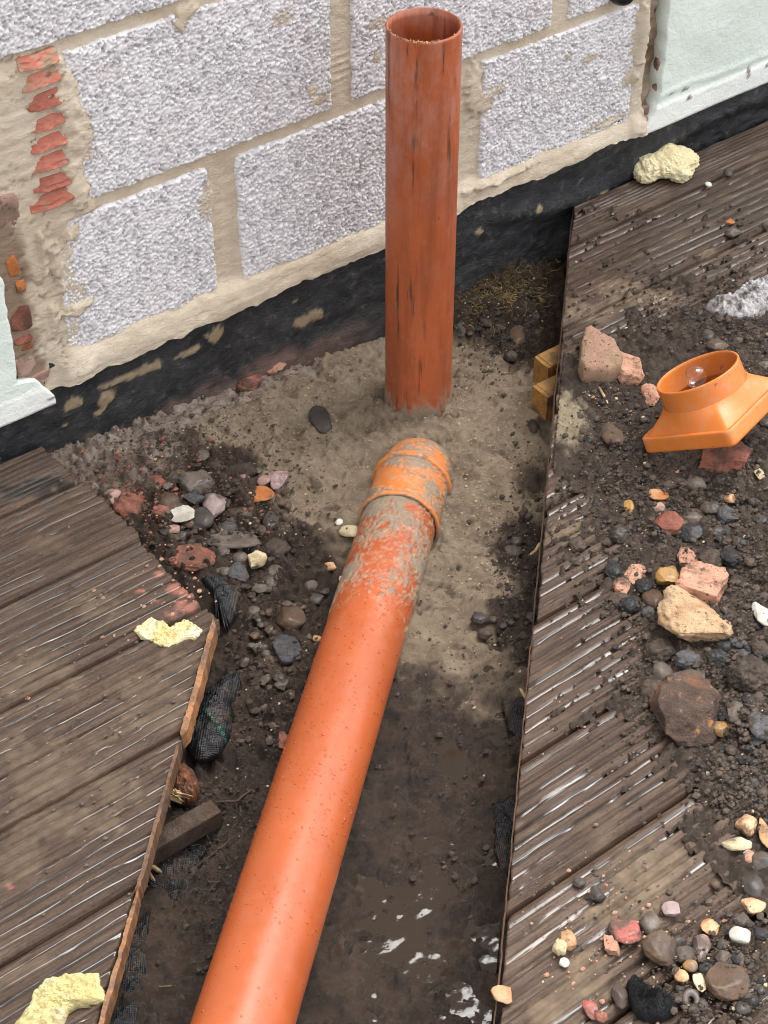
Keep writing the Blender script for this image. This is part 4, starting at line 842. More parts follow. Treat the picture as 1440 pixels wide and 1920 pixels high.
H = [  # px, py, w, h, shape, material, seed, where, turn, name, category, label
    (1176, 694, 62, 58, 'rock', 'pinkbrick', 5, 'deck', -.3, 'brick_fragment', 'brick fragment', 'pink crumbly brick lump broken against the tan mortared wedge'),
    (1222, 738, 31, 40, 'rock', 'pinkbrick', 7, 'deck', .2, 'brick_fragment', 'brick fragment', 'small pink brick lump touching the left of the orange spigot'),
    (1256, 982, 54, 42, 'rock', 'redbrick', 14, 'deck', .1, 'brick_fragment', 'brick fragment', 'rusty red brick lump in black soil below the orange adaptor'),
    (1284, 1047, 32, 40, 'rock', 'pinkbrick', 15, 'deck', .6, 'brick_fragment', 'brick fragment', 'thin pink brick shard just above the big pink brick lump'),
    (1192, 1075, 32, 38, 'rock', 'pinkbrick', 16, 'deck', -.5, 'brick_fragment', 'brick fragment', 'small pale pink brick lump, the higher of the two near the deck gap'),
    (1167, 1101, 32, 31, 'rock', 'pinkbrick', 17, 'deck', .2, 'brick_fragment', 'brick fragment', 'small round pink brick lump, the lower of the two near the deck gap'),
    (1251, 1081, 47, 40, 'rock', 'ochre', 18, 'deck', 0, 'stone', 'stone', 'angular brown and yellow stone above the round mottled pebble'),
    (1225, 1124, 42, 42, 'pebble', 'wetbrown', 19, 'deck', 0, 'pebble', 'pebble', 'round mottled brown pebble at the left of the big tan stone'),
    (1316, 1101, 94, 76, 'brick', 'pinkbrick', 21, 'deck', -.2, 'brick_fragment', 'brick fragment', 'large pitted pink brick lump behind the big tan stone'),
    (1295, 1160, 120, 112, 'rock', 'tan', 22, 'deck', .3, 'stone', 'stone', 'big pale tan rough stone, the largest light one in the soil'),
    (1238, 1222, 64, 50, 'clod', 'clod', 23, 'deck', 0, 'earth_clod', 'clod', 'rounded brown earth clod below the big tan stone'),
    (1293, 1239, 54, 42, 'clod', 'bluegrey', 24, 'deck', 0, 'cinder', 'cinder', 'blue-grey crumbly cinder between the tan stone and the dark boulder'),
    (1242, 1259, 40, 38, 'pebble', 'wetgrey', 25, 'deck', 0, 'pebble', 'pebble', 'smooth grey-brown pebble beneath the rounded brown clod'),
    (1285, 1270, 70, 38, 'rock', 'wetgrey', 26, 'deck', -.2, 'stone', 'stone', 'smooth grey stone leaning behind the big dark brown boulder'),
    (1294, 1336, 124, 122, 'rock', 'darkrock', 28, 'deck', .4, 'stone', 'stone', 'big dark brown boulder with rusty orange edges on the deck'),
    (1405, 1268, 86, 78, 'clod', 'clod', 29, 'deck', 0, 'earth_clod', 'clod', 'large knobbly brown clod right of the dark boulder at the edge'),
    (1351, 1366, 34, 30, 'rock', 'ochre', 30, 'deck', 0, 'stone', 'stone', 'small bright ochre stone at the right foot of the dark boulder'),
    (1378, 1335, 40, 40, 'rock', 'wetgrey', 31, 'deck', .5, 'stone', 'stone', 'grey angular stone right of the dark boulder'),
    (1424, 1362, 48, 52, 'rock', 'bluegrey', 32, 'deck', 0, 'cinder', 'cinder', 'grey pitted cinder by the right edge, level with the ochre stone'),
    (1432, 1152, 26, 52, 'flake', 'white', 33, 'deck', .5, 'stone', 'stone', 'white mottled shard at the right edge beside the big tan stone'),
    (1083, 1022, 33, 32, 'clod', 'clod', 34, 'deck', 0, 'earth_clod', 'clod', 'lone dark clod on bare boards nearest the trench edge'),
    (1163, 1001, 44, 38, 'clod', 'wetdark', 35, 'deck', 0, 'earth_clod', 'clod', 'dark knobbly clod on bare boards left of the rusty red brick'),
    (1150, 1070, 36, 36, 'clod', 'blackclod', 36, 'deck', 0, 'cinder', 'cinder', 'black cinder on the deck gap left of the two pink lumps'),
    (1160, 1122, 40, 26, 'rock', 'clod', 37, 'deck', 0, 'earth_clod', 'clod', 'flat brown clod just below the round pink lump'),
    (1146, 815, 32, 42, 'pebble', 'wetbrown', 38, 'deck', .3, 'pebble', 'pebble', 'brown egg-shaped pebble in soil left of the adaptor base'),
    (1305, 905, 40, 30, 'pebble', 'wetgrey', 39, 'deck', 0, 'pebble', 'pebble', 'blue-grey wet pebble in soil below the brick under the adaptor'),
    (1297, 970, 38, 21, 'pebble', 'wetgrey', 40, 'deck', .1, 'pebble', 'pebble', 'long grey pebble right of the rusty red brick lump'),
    (1337, 952, 32, 25, 'pebble', 'wetdark', 41, 'deck', 0, 'pebble', 'pebble', 'dark glossy pebble in soil right of the long grey one'),
    (1366, 966, 42, 32, 'rock', 'bluegrey', 42, 'deck', 0, 'stone', 'stone', 'grey stone in black soil at upper right of the pink bricks'),
    (1345, 648, 42, 24, 'pebble', 'wetbrown', 43, 'deck', -.1, 'pebble', 'pebble', 'brown oval pebble in soil just above the orange spigot'),
    (1328, 630, 26, 24, 'pebble', 'wetdark', 44, 'deck', 0, 'pebble', 'pebble', 'small dark pebble above the brown oval one'),
    (1424, 888, 15, 24, 'flake', 'cream', 45, 'deck', .2, 'stone_chip', 'stone chip', 'pale yellow chip in black soil right of the adaptor brick'),
    (1368, 934, 24, 20, 'rock', 'peach', 46, 'deck', 0, 'stone_chip', 'stone chip', 'pink and yellow chip above the grey stone in black soil'),
    (1234, 927, 38, 19, 'flake', 'peach', 47, 'deck', -.3, 'stone_chip', 'stone chip', 'flat peach shard in soil above the rusty red brick'),
    (1235, 952, 26, 22, 'rock', 'oldbrick', 48, 'deck', 0, 'brick_fragment', 'brick fragment', 'dull pink crumb between the peach shard and red brick'),
    (1179, 950, 20, 24, 'rock', 'ochre', 49, 'deck', 0, 'stone_chip', 'stone chip', 'small ochre chip at the soil edge left of the peach shard'),
    (1385, 700, 26, 34, 'flake', 'wetbrown', 50, 'deck', .4, 'stone', 'stone', 'brown sliver of stone behind the orange spigot'),
    (1358, 856, 104, 58, 'brick', 'redbrick', 51, 'deck', 0, 'brick_fragment', 'brick fragment', 'red-brown brick chunk propping up the orange adaptor'),
    (1400, 1549, 42, 40, 'rock', 'peach', 52, 'deck', 0, 'stone', 'stone', 'rounded orange stone, upper left of the orange group at right edge'),
    (1381, 1583, 56, 26, 'rock', 'cream', 53, 'deck', -.1, 'stone', 'stone', 'flat yellow-orange stone under the rounded orange one'),
    (1436, 1563, 28, 62, 'rock', 'peach', 54, 'deck', 0, 'stone', 'stone', 'tall orange stone cut by the right edge of the picture'),
    (1404, 1608, 25, 25, 'rock', 'pinkbrick', 55, 'deck', 0, 'brick_fragment', 'brick fragment', 'pink crumb below the flat yellow-orange stone'),
    (1430, 1616, 44, 34, 'pebble', 'wetdark', 56, 'deck', .2, 'pebble', 'pebble', 'dark brown pebble below the tall orange stone'),
    (1414, 1663, 38, 46, 'pebble', 'wetdark', 57, 'deck', .3, 'pebble', 'pebble', 'dark glossy egg-shaped pebble low at the right edge'),
    (1086, 1655, 22, 19, 'pebble', 'wetdark', 58, 'deck', .4, 'pebble', 'pebble', 'small black pebble by the long deck gap'),
    (1114, 1676, 35, 31, 'rock', 'wetdark', 59, 'deck', .3, 'stone', 'stone', 'dark wet angular stone beside the small black pebble by the gap'),
    (1341, 1658, 21, 20, 'pebble', 'wetbrown', 60, 'deck', 0, 'pebble', 'pebble', 'small round brown pebble left of the dark glossy egg'),
    (1172, 1746, 60, 46, 'flake', 'redflint', 61, 'deck', -.1, 'stone', 'stone', 'wet red stone, the reddest of the lower group'),
    (1147, 1772, 29, 38, 'brick', 'pinkbrick', 62, 'deck', .1, 'brick_fragment', 'brick fragment', 'rough pink lump at the lower left of the wet red stone'),
    (1219, 1731, 34, 44, 'pebble', 'wetgrey', 63, 'deck', -.2, 'pebble', 'pebble', 'grey-brown oval pebble right of the wet red stone'),
    (1240, 1781, 64, 60, 'rock', 'wetbrown', 64, 'deck', .3, 'stone', 'stone', 'brown flint with a red corner below the grey-brown pebble'),
    (1284, 1789, 38, 34, 'pebble', 'wetdark', 65, 'deck', .3, 'pebble', 'pebble', 'dark grey smooth pebble right of the brown flint'),
    (1294, 1812, 29, 26, 'pebble', 'ochre', 66, 'deck', 0, 'pebble', 'pebble', 'orange-brown round pebble below the dark grey smooth one'),
    (1278, 1830, 27, 23, 'pebble', 'peach', 67, 'deck', -.4, 'pebble', 'pebble', 'small tan pebble left of the round orange-brown pebble'),
    (1314, 1777, 27, 50, 'rock', 'mauve', 68, 'deck', -.2, 'stone', 'stone', 'mauve and white flint standing beside the dark grey pebble'),
    (1331, 1737, 32, 27, 'flake', 'peach', 69, 'deck', -.3, 'stone', 'stone', 'peach flake with a dark spot above the mauve flint'),
    (1387, 1753, 39, 29, 'pebble', 'white', 70, 'deck', -.1, 'pebble', 'pebble', 'white smooth pebble, brightest of the lower right soil'),
    (1364, 1841, 84, 68, 'flake', 'wetbrown', 71, 'deck', 0, 'stone', 'stone', 'large flat brown stone with an orange patch in lower right soil'),
    (1312, 1843, 19, 32, 'flake', 'cream', 72, 'deck', .2, 'stone_chip', 'stone chip', 'cream striped chip left of the large flat brown stone'),
    (1358, 1797, 33, 29, 'rock', 'wetgrey', 73, 'deck', 0, 'stone', 'stone', 'grey-brown stone just above the large flat brown stone'),
    (1258, 1703, 36, 28, 'flake', 'mauve', 74, 'deck', 0, 'stone', 'stone', 'pinkish flat flint above the grey-brown oval pebble'),
    (1414, 1697, 42, 29, 'flake', 'peach', 75, 'deck', .2, 'stone', 'stone', 'pink-orange curved flint under the dark glossy egg'),
    (941, 1864, 42, 29, 'flake', 'peach', 76, 'deck', -.3, 'stone', 'stone', 'orange flint flake alone on bare boards near the trench'),
    (1050, 1775, 30, 32, 'clod', 'cream', 77, 'deck', 0, 'stone', 'stone', 'cream crumbly lump on bare boards, left half of the pair'),
    (1066, 1762, 30, 34, 'rock', 'peach', 78, 'deck', 0, 'stone', 'stone', 'peach crumbly lump on bare boards, right half of the pair'),
    (1058, 1805, 20, 18, 'flake', 'white', 79, 'deck', 0, 'stone_chip', 'stone chip', 'white chip on bare boards under the cream crumbly pair'),
    (1108, 1893, 22, 38, 'rock', 'redflint', 80, 'deck', .3, 'stone', 'stone', 'thin dark red stone at the bottom, left of the black felt'),
    (1126, 1905, 28, 26, 'rock', 'redbrick', 81, 'deck', 0, 'brick_fragment', 'brick fragment', 'pink-red brick crumb at the bottom beside the thin red stone'),
    (1162, 1868, 30, 46, 'pebble', 'wetbrown', 82, 'deck', 0, 'pebble', 'pebble', 'brown wet pebble against the left side of the black felt'),
    (1425, 1215, 34, 40, 'clod', 'clod', 83, 'deck', 0, 'earth_clod', 'clod', 'brown clod by the right edge above the large knobbly one'),
    (1345, 1235, 46, 40, 'clod', 'blackclod', 84, 'deck', 0, 'cinder', 'cinder', 'black glossy cinder right of the blue-grey one'),
    (1225, 1300, 50, 60, 'clod', 'clod', 85, 'deck', 0, 'earth_clod', 'clod', 'ragged dark clod at the left of the dark boulder'),
    (1180, 1135, 44, 34, 'clod', 'blackclod', 86, 'deck', 0, 'cinder', 'cinder', 'black crumbling cinder left of the mottled pebble'),
    (1215, 1148, 26, 26, 'clod', 'bluegrey', 87, 'deck', 0, 'cinder', 'cinder', 'small grey cinder right of the black crumbling one'),
    (1208, 1100, 36, 30, 'clod', 'blackclod', 88, 'deck', 0, 'cinder', 'cinder', 'dark cinder between the two small pink lumps and the mottled pebble'),
    (1335, 1050, 50, 44, 'clod', 'clod', 89, 'deck', 0, 'earth_clod', 'clod', 'grey-brown clod in the soil above the large pink brick'),
    (1369, 1045, 44, 40, 'clod', 'blackclod', 90, 'deck', 0, 'cinder', 'cinder', 'black lump in the soil at upper right of the large pink brick'),
    (1295, 1000, 44, 40, 'rock', 'blackclod', 91, 'deck', 0, 'cinder', 'cinder', 'dark angular lump under the long grey pebble'),
    (1300, 1893, 26, 20, 'clod', 'clod', 92, 'deck', 0, 'earth_clod', 'clod', 'small clod at the bottom under the grey rubber ring'),
    (1375, 435, 34, 20, 'rock', 'wetgrey', 93, 'deck', 0, 'stone', 'stone', 'small brown stone alone on the upper deck boards'),
    (1369, 415, 18, 11, 'flake', 'orangechip', 94, 'deck', 0, 'brick_fragment', 'brick fragment', 'orange crumb above the small brown stone on the upper deck'),
    (1365, 324, 17, 15, 'pebble', 'wetdark', 95, 'deck', 0, 'pebble', 'pebble', 'tiny black pebble on the upper deck right of the cream foam'),
    (1328, 345, 13, 11, 'pebble', 'white', 96, 'deck', 0, 'pebble', 'pebble', 'tiny white pebble on the upper deck below the black one'),
    (1409, 213, 13, 15, 'pebble', 'ochre', 97, 'deck', 0, 'pebble', 'pebble', 'small tan pebble at the foot of the right rendered wall'),
    # trench
    (600, 786, 34, 52, 'pebble', 'wetdark', 101, 'trench', .2, 'pebble', 'pebble', 'dark pebble bedded alone in the sandy mortar left of the upright pipe'),
    (366, 905, 68, 46, 'rock', 'wetgrey', 102, 'trench', -.3, 'stone', 'stone', 'grey-brown slab-like stone at the top of the rubble heap'),
    (377, 974, 52, 47, 'pebble', 'wetdark', 103, 'trench', 0, 'pebble', 'pebble', 'round glossy black pebble in the middle of the rubble heap'),
    (450, 966, 47, 32, 'pebble', 'wetbrown', 104, 'trench', 0, 'pebble', 'pebble', 'glossy brown pebble right of the round black one'),
    (428, 987, 44, 24, 'pebble', 'wetdark', 105, 'trench', 0, 'pebble', 'pebble', 'flat dark pebble between the round black pebble and grey slab'),
    (434, 1011, 112, 36, 'flake', 'wetgrey', 106, 'trench', 0, 'stone', 'stone', 'long flat grey slab across the rubble heap'),
    (404, 944, 42, 52, 'rock', 'mauve', 107, 'trench', .2, 'stone', 'stone', 'pink and purple speckled stone right of the white chip'),
    (488, 926, 52, 26, 'flake', 'orangechip', 108, 'trench', -.35, 'tile_shard', 'tile shard', 'orange clay tile shard on the right of the rubble heap'),
    (338, 962, 36, 42, 'flake', 'white', 109, 'trench', .8, 'stone', 'stone', 'whitish angular chip left of the round black pebble'),
    (522, 900, 42, 40, 'rock', 'mauve', 110, 'trench', 0, 'stone', 'stone', 'grey-pink stone near the sandy slope at the heap top right'),
    (321, 897, 34, 32, 'rock', 'wetdark', 111, 'trench', 0, 'stone', 'stone', 'black angular stone left of the grey-brown slab stone'),
    (364, 935, 42, 28, 'rock', 'bluegrey', 112, 'trench', 0, 'stone', 'stone', 'grey stone just above the round black pebble'),
    (317, 940, 42, 36, 'pebble', 'wetbrown', 113, 'trench', 0, 'pebble', 'pebble', 'dark brown pebble above the red brick crumb'),
    (302, 963, 34, 30, 'brick', 'redbrick', 114, 'trench', 0, 'brick_fragment', 'brick fragment', 'red brick crumb at the left of the whitish chip'),
    (447, 1076, 42, 42, 'rock', 'bluegrey', 115, 'trench', 0, 'stone', 'stone', 'grey pointed stone at the lower end of the rubble heap'),
    (520, 1031, 52, 46, 'clod', 'clod', 116, 'trench', 0, 'earth_clod', 'clod', 'brown clod right of the long grey slab'),
    (377, 854, 32, 23, 'pebble', 'wetgrey', 117, 'trench', 0, 'pebble', 'pebble', 'grey pebble above the rubble heap near the dusty ledge'),
    (454, 881, 46, 36, 'rock', 'clod', 118, 'trench', -.4, 'earth_clod', 'clod', 'olive-brown lump above the orange tile shard'),
    (482, 1050, 38, 36, 'rock', 'cream', 119, 'trench', 0, 'stone', 'stone', 'tan stone below the right end of the long grey slab'),
    (507, 976, 32, 36, 'pebble', 'wetdark', 120, 'trench', 0, 'pebble', 'pebble', 'dark pebble below the orange tile shard'),
    (655, 996, 38, 21, 'pebble', 'cream', 121, 'trench', -.2, 'stone', 'stone', 'cream oblong stone touching the pipe left of its socket'),
    (636, 979, 15, 13, 'pebble', 'white', 122, 'trench', 0, 'pebble', 'pebble', 'tiny white pebble above the cream oblong stone'),
    (619, 1062, 24, 19, 'rock', 'peach', 123, 'trench', 0, 'stone_chip', 'stone chip', 'pale orange chip on the dirt left of the pipe'),
    (642, 1086, 14, 15, 'rock', 'white', 124, 'trench', 0, 'stone_chip', 'stone chip', 'white chip close to the pipe below the pale orange one'),
    (595, 1197, 18, 15, 'pebble', 'peach', 125, 'trench', 0, 'pebble', 'pebble', 'pink pebble against the left of the pipe halfway down'),
    (546, 1160, 58, 46, 'pebble', 'wetbrown', 126, 'trench', 0, 'pebble', 'pebble', 'large brown pebble sunk in the mud left of the pipe'),
    (538, 1216, 46, 58, 'rock', 'bluegrey', 127, 'trench', .3, 'stone', 'stone', 'grey wet angular stone below the large brown pebble'),
    (240, 950, 58, 62, 'clod', 'redbrick', 128, 'trench', 0, 'brick_fragment', 'brick fragment', 'crumbling orange-red brick at the ends of the left boards'),
    (215, 935, 44, 36, 'rock', 'oldbrick', 129, 'trench', 0, 'brick_fragment', 'brick fragment', 'dull red brick lump left of the crumbling orange one'),
    (357, 1046, 92, 44, 'flake', 'redbrick', 130, 'trench', -.2, 'tile_shard', 'tile shard', 'dark red flat tile piece at the corner of the left deck'),
    (863, 617, 26, 38, 'rock', 'wetdark', 131, 'trench', 0, 'stone', 'stone', 'black stone touching the right of the upright pipe'),
    (969, 628, 30, 42, 'pebble', 'wetbrown', 132, 'trench', 0, 'pebble', 'pebble', 'dark brown pebble below the root tangle'),
    (910, 603, 26, 24, 'clod', 'clod', 133, 'trench', 0, 'earth_clod', 'clod', 'dark clod below the root tangle, left of the brown pebble'),
    (958, 668, 26, 22, 'clod', 'wetdark', 134, 'trench', 0, 'earth_clod', 'clod', 'dark clod on the upper edge of the sandy bedding'),
    (530, 1388, 26, 34, 'rock', 'redbrick', 135, 'trench', 0, 'brick_fragment', 'brick fragment', 'red brick chip wedged against the left of the pipe'),
    (575, 655, 46, 22, 'brick', 'redbrick', 136, 'trench', .45, 'brick_fragment', 'brick fragment', 'bright red brick lump at the foot of the black coating, rightmost'),
    (512, 686, 50, 28, 'clod', 'pinkbrick', 137, 'trench', .45, 'brick_fragment', 'brick fragment', 'pink brick lump at the foot of the black coating, middle one'),
    (466, 716, 54, 32, 'clod', 'redbrick', 138, 'trench', .45, 'brick_fragment', 'brick fragment', 'crumbly red brick lump at the foot of the black coating, leftmost'),
    (295, 905, 40, 26, 'rock', 'redbrick', 139, 'trench', .3, 'brick_fragment', 'brick fragment', 'flat red brick piece at the top left of the rubble heap'),
    (1000, 800, 22, 30, 'clod', 'clod', 140, 'trench', 0, 'earth_clod', 'clod', 'dark clod under the ochre joist ends'),
    (963, 1035, 36, 30, 'clod', 'wetdark', 141, 'trench', 0, 'earth_clod', 'clod', 'black clod at the right edge of the sandy bedding, upper'),
    (968, 1015, 24, 22, 'clod', 'wetdark', 142, 'trench', 0, 'earth_clod', 'clod', 'small black clod just above the upper black clod on the bedding edge'),
    (898, 1160, 34, 26, 'clod', 'wetdark', 143, 'trench', 0, 'earth_clod', 'clod', 'black clod at the lower right edge of the sandy bedding'),
    (433, 1890, 34, 14, 'flake', 'pale_wood', 144, 'trench', -.8, 'wood_chip', 'wood chip', 'pale wood chip on the mud beside the near end of the pipe'),
]
for (px, py, w, h, sh, mt, sd, wh, tn, nm, cat, lab) in H:
    big = max(w, h) > 85
    o = place(px, py, w, h, sh, mt, sd, wh, tn, sub=5 if big else 4 if max(w, h) > 30 else 3, name=nm, flat={'tan': .62, 'darkrock': .66}.get(mt) if big else None)
    tag(o, lab, cat)

# --- small countable stones: several share one look, so they share a label and a group
SC = []
def scatter(n, poly, sizes, mats, where, name, cat, label, group, seed, shapes=('rock', 'clod', 'rock', 'pebble')):
    g = np.random.default_rng(seed); P = np.array(poly, float); lo, hi = P.min(0), P.max(0); k = 0
    while k < n:
        x, y = g.uniform(lo[0], hi[0]), g.uniform(lo[1], hi[1]); c = False; j = len(P) - 1
        for i in range(len(P)):
            if (P[i, 1] > y) != (P[j, 1] > y) and x < (P[j, 0] - P[i, 0]) * (y - P[i, 1]) / (P[j, 1] - P[i, 1]) + P[i, 0]: c = not c
            j = i
        if not c: continue
        if where == 'trench':
            b = at(x, y, -.1); tpos = (b[0] - b[1]) * math.sqrt(.5); r = b - PIPE_A; r = r - PDIR * (r @ PDIR)
            if np.linalg.norm(r[:2]) < .075 and (b - PIPE_A) @ PDIR < S_RIM2 + .03: continue
        w = g.uniform(*sizes) * (y / 1920 * .35 + .8); mk = mats[g.integers(len(mats))]; o = place(x, y, w, w * g.uniform(.7, 1.0), shapes[g.integers(len(shapes))], mk, 200 + int(g.integers(14)), where, g.uniform(-1, 1), sub=3, name=name, sink=.34)
        SC.append((o, x, y, mk, name, cat, group, where)); k += 1
scatter(62, [(1150, 900), (1440, 780), (1440, 1500), (1330, 1460), (1330, 1260), (1380, 1150), (1240, 1040)], (13, 27), ['clod', 'blackclod', 'wetdark', 'bluegrey'], 'deck', 'earth_clod', 'clod', 'small dark clod lying in the black soil between adaptor and orange stones', 'small dark clods in the upper right soil', 31, ('clod', 'rock'))
scatter(34, [(1080, 760), (1200, 720), (1240, 860), (1200, 980), (1090, 900)], (9, 17), ['clod', 'blackclod', 'wetdark'], 'deck', 'earth_clod', 'clod', 'small dark clod lying in the thin soil left of the orange adaptor', 'small dark clods left of the adaptor', 32, ('clod', 'rock'))
scatter(40, [(1230, 1760), (1440, 1680), (1440, 1920), (1260, 1920)], (12, 26), ['clod', 'blackclod', 'wetdark', 'wetbrown'], 'deck', 'pebble', 'pebble', 'small dark pebble lying in the black soil at the bottom right', 'small dark pebbles in the lower right soil', 33)
scatter(34, [(1290, 590), (1440, 500), (1440, 700), (1390, 660), (1330, 650)], (9, 18), ['clod', 'blackclod', 'wetdark', 'wetgrey'], 'deck', 'earth_clod', 'clod', 'small dark clod lying in the soil around the white block fragment', 'small dark clods behind the adaptor', 34, ('clod', 'rock'))
scatter(70, [(260, 900), (420, 860), (540, 900), (540, 1080), (470, 1120), (380, 1060), (290, 990)], (13, 30), ['wetgrey', 'wetbrown', 'clod', 'wetdark', 'oldbrick', 'wetgrey'], 'trench', 'stone', 'stone', 'small muddy stone lying in the rubble heap at the corner of the left deck', 'small stones of the rubble heap', 35)
scatter(50, [(470, 1100), (640, 1080), (590, 1260), (500, 1420), (450, 1300)], (10, 24), ['clod', 'wetdark', 'wetbrown', 'wetgrey'], 'trench', 'stone', 'stone', 'small wet stone sunk in the dark mud left of the lying pipe', 'small stones in the mud left of the pipe', 36)
scatter(26, [(860, 560), (1020, 540), (1010, 660), (860, 640)], (10, 22), ['clod', 'wetdark', 'blackclod'], 'trench', 'earth_clod', 'clod', 'small dark clod lying between the root tangle and the sandy bedding', 'small dark clods behind the bedding', 37, ('clod', 'rock'))
scatter(22, [(960, 960), (1005, 960), (1000, 1200), (880, 1200), (930, 1120)], (12, 28), ['clod', 'wetdark'], 'trench', 'earth_clod', 'clod', 'small black clod lying along the right side of the trench under the deck edge', 'small black clods along the right trench side', 38, ('clod',))

# each small stone is told by the larger neighbour it lies next to
STOP = {'lying', 'in', 'on', 'at', 'by', 'left', 'right', 'below', 'above', 'under', 'beside', 'against', 'between', 'touching', 'near', 'alone', 'just', 'nearest', 'behind', 'beneath', 'leaning', 'cut', 'standing', 'bedded', 'sunk', 'across', 'broken', 'close', 'propping', 'wedged', 'from', 'low', 'with', 'the', 'to', 'half', 'halfway', 'level'}
def phrase(l):
    w = []
    for t in l.split():
        if t in STOP: break
        w.append(t.rstrip(','))
        if t.endswith(','): break
    return ' '.join(w)
PH = [phrase(h[-1]) for h in H]; USE = [i for i in range(len(H)) if PH.count(PH[i]) == 1 and len(PH[i].split()) > 1 and max(H[i][2:4]) > 22]
HUE = dict(clod='brown', blackclod='black', wetdark='dark', bluegrey='grey', wetgrey='grey-brown', wetbrown='reddish-brown', oldbrick='dull red', mauve='mauve')
ORD = ['nearest', 'second', 'third', 'fourth', 'fifth', 'sixth', 'seventh', 'eighth', 'ninth', 'tenth', 'eleventh', 'twelfth', 'thirteenth', 'fourteenth', 'fifteenth', 'sixteenth', 'seventeenth', 'eighteenth', 'nineteenth', 'twentieth']
SETS = {}
for rec in SC:
    o, x, y, mk, nm, cat, grp, wh = rec
    i = min((i for i in USE if H[i][7] == wh), key=lambda i: (H[i][0] - x) ** 2 + (H[i][1] - y) ** 2); dx, dy = x - H[i][0], y - H[i][1]
    side = ('left of' if dx < 0 else 'right of') if abs(dx) > abs(dy) else ('above' if dy < 0 else 'below')
    SETS.setdefault((i, side, HUE[mk], nm), []).append((dx * dx + dy * dy, rec))
for (i, side, hue, nm), L in SETS.items():
    L.sort(key=lambda q: q[0])
    for k, (_, rec) in enumerate(L):
        what = nm.replace('earth_', '')
        tag(rec[0], (f'small {hue} {what} {side} the {PH[i]}' if len(L) == 1 else f'small {hue} {what}, {ORD[min(k, 19)]} {side} the {PH[i]}'), rec[5], rec[6])

# --- crumbs nobody could count
def crumbs(name, n, regions, size, mat, where, seed, sub=1, flat=.6):
    g = np.random.default_rng(seed); J = Join(); V0, F0 = ico(sub); tot = sum(r[-1] for r in regions); cnt = 0; XY = []
    while len(XY) < n:
        r = regions[g.choice(len(regions), p=[q[-1] / tot for q in regions])]; x, y = g.normal(r[0], r[2]), g.normal(r[1], r[3])
        if not (-30 < x < 1500 and 150 < y < 1990): continue
        b = at(x, y, 0 if where == 'deck' else -.09); tt = (b[0] - b[1]) * math.sqrt(.5)
        if where == 'deck' and TL - .004 < tt < TR + .004 and (b[0] > .826 or tt > TL + .004): continue
        if where == 'trench' and not (TL + .01 < tt < TR - .005 or (b[0] > .84 and b[1] > 1.43 and tt < TR)): continue
        XY.append(b)
    XY = np.array(XY)
    for _ in range(3):
        zz = np.maximum(0, soil_z(XY[:, 0], XY[:, 1], True)) if where == 'deck' else ground_z(XY[:, 0], XY[:, 1])
        d = XY - CP; XY = CP + d * ((zz - CP[2]) / d[:, 2])[:, None]
    for P in XY:
        r = min(size[1], size[0] * (1 + g.pareto(2.4))) ; A = np.linalg.qr(g.normal(size=(3, 3)))[0]; V = V0 * g.uniform(.75, 1.15, (len(V0), 1)) @ A
        J.add(V * r * np.array([1, g.uniform(.6, 1), flat]) + P + np.array([0, 0, r * flat * .5]), F0)
    return obj(name, J.mesh(name, False), MAT[mat], kind='stuff')
SOILREG = [(1330, 950, 80, 70, 3), (1400, 1100, 60, 120, 3), (1390, 1330, 50, 90, 3), (1400, 640, 60, 60, 2), (1160, 800, 50, 70, 1.6), (1370, 1830, 70, 70, 2.4), (1400, 1480, 50, 40, 1.4), (1240, 1290, 40, 60, .8), (1200, 950, 70, 60, 1.6), (1230, 1140, 60, 50, .8), (1280, 600, 70, 30, .7)]
crumbs('soil_crumbs', 13000, SOILREG, (.0012, .0058), 'clod', 'deck', 51)
crumbs('cinder_crumbs', 1500, SOILREG, (.0013, .0060), 'blackclod', 'deck', 52)
crumbs('pale_grit', 420, SOILREG + [(1250, 460, 120, 60, 2), (1150, 640, 60, 80, 2), (1100, 1500, 80, 200, .8), (1150, 760, 50, 40, 2.4), (1120, 1800, 90, 80, 2)], (.0009, .0036), 'cream', 'deck', 53)
crumbs('pink_grit', 260, [(1140, 790, 50, 40, 2), (1200, 1720, 90, 60, 2), (1330, 1000, 80, 150, 2), (1150, 1800, 80, 60, 2), (1100, 1500, 60, 160, .6), (320, 1110, 50, 40, 3), (200, 1250, 120, 150, 1.2)], (.0012, .0040), 'pinkbrick', 'deck', 54)
crumbs('wet_grit', 900, [(200, 1250, 130, 160, 2), (150, 1500, 110, 130, 2), (150, 1080, 110, 80, 1.4), (1180, 1700, 110, 70, 2), (1120, 1400, 60, 250, 1)], (.0009, .0034), 'wetgrey', 'deck', 55)
crumbs('trench_crumbs', 8000, [(400, 950, 90, 70, 2.4), (520, 1200, 60, 120, 2), (940, 600, 60, 60, 1.5), (980, 1080, 30, 120, 1.4), (420, 1500, 70, 200, 1.6), (330, 840, 110, 50, 1), (850, 1450, 80, 200, 1)], (.0012, .0060), 'clod', 'trench', 56)
crumbs('trench_grit', 1100, [(700, 700, 120, 90, 2), (900, 950, 60, 150, 2.4), (430, 960, 90, 70, 2), (480, 1300, 90, 200, 1.4), (940, 580, 60, 60, 1.2), (300, 850, 90, 40, 1.4)], (.0008, .0030), 'cream', 'trench', 57)
crumbs('sand_grit', 3600, [(700, 700, 110, 70, 2), (900, 950, 60, 130, 2.4), (620, 820, 90, 70, 1.6), (930, 760, 50, 60, 1), (500, 760, 80, 40, .8)], (.0008, .0022), 'sandgrit', 'trench', 59)
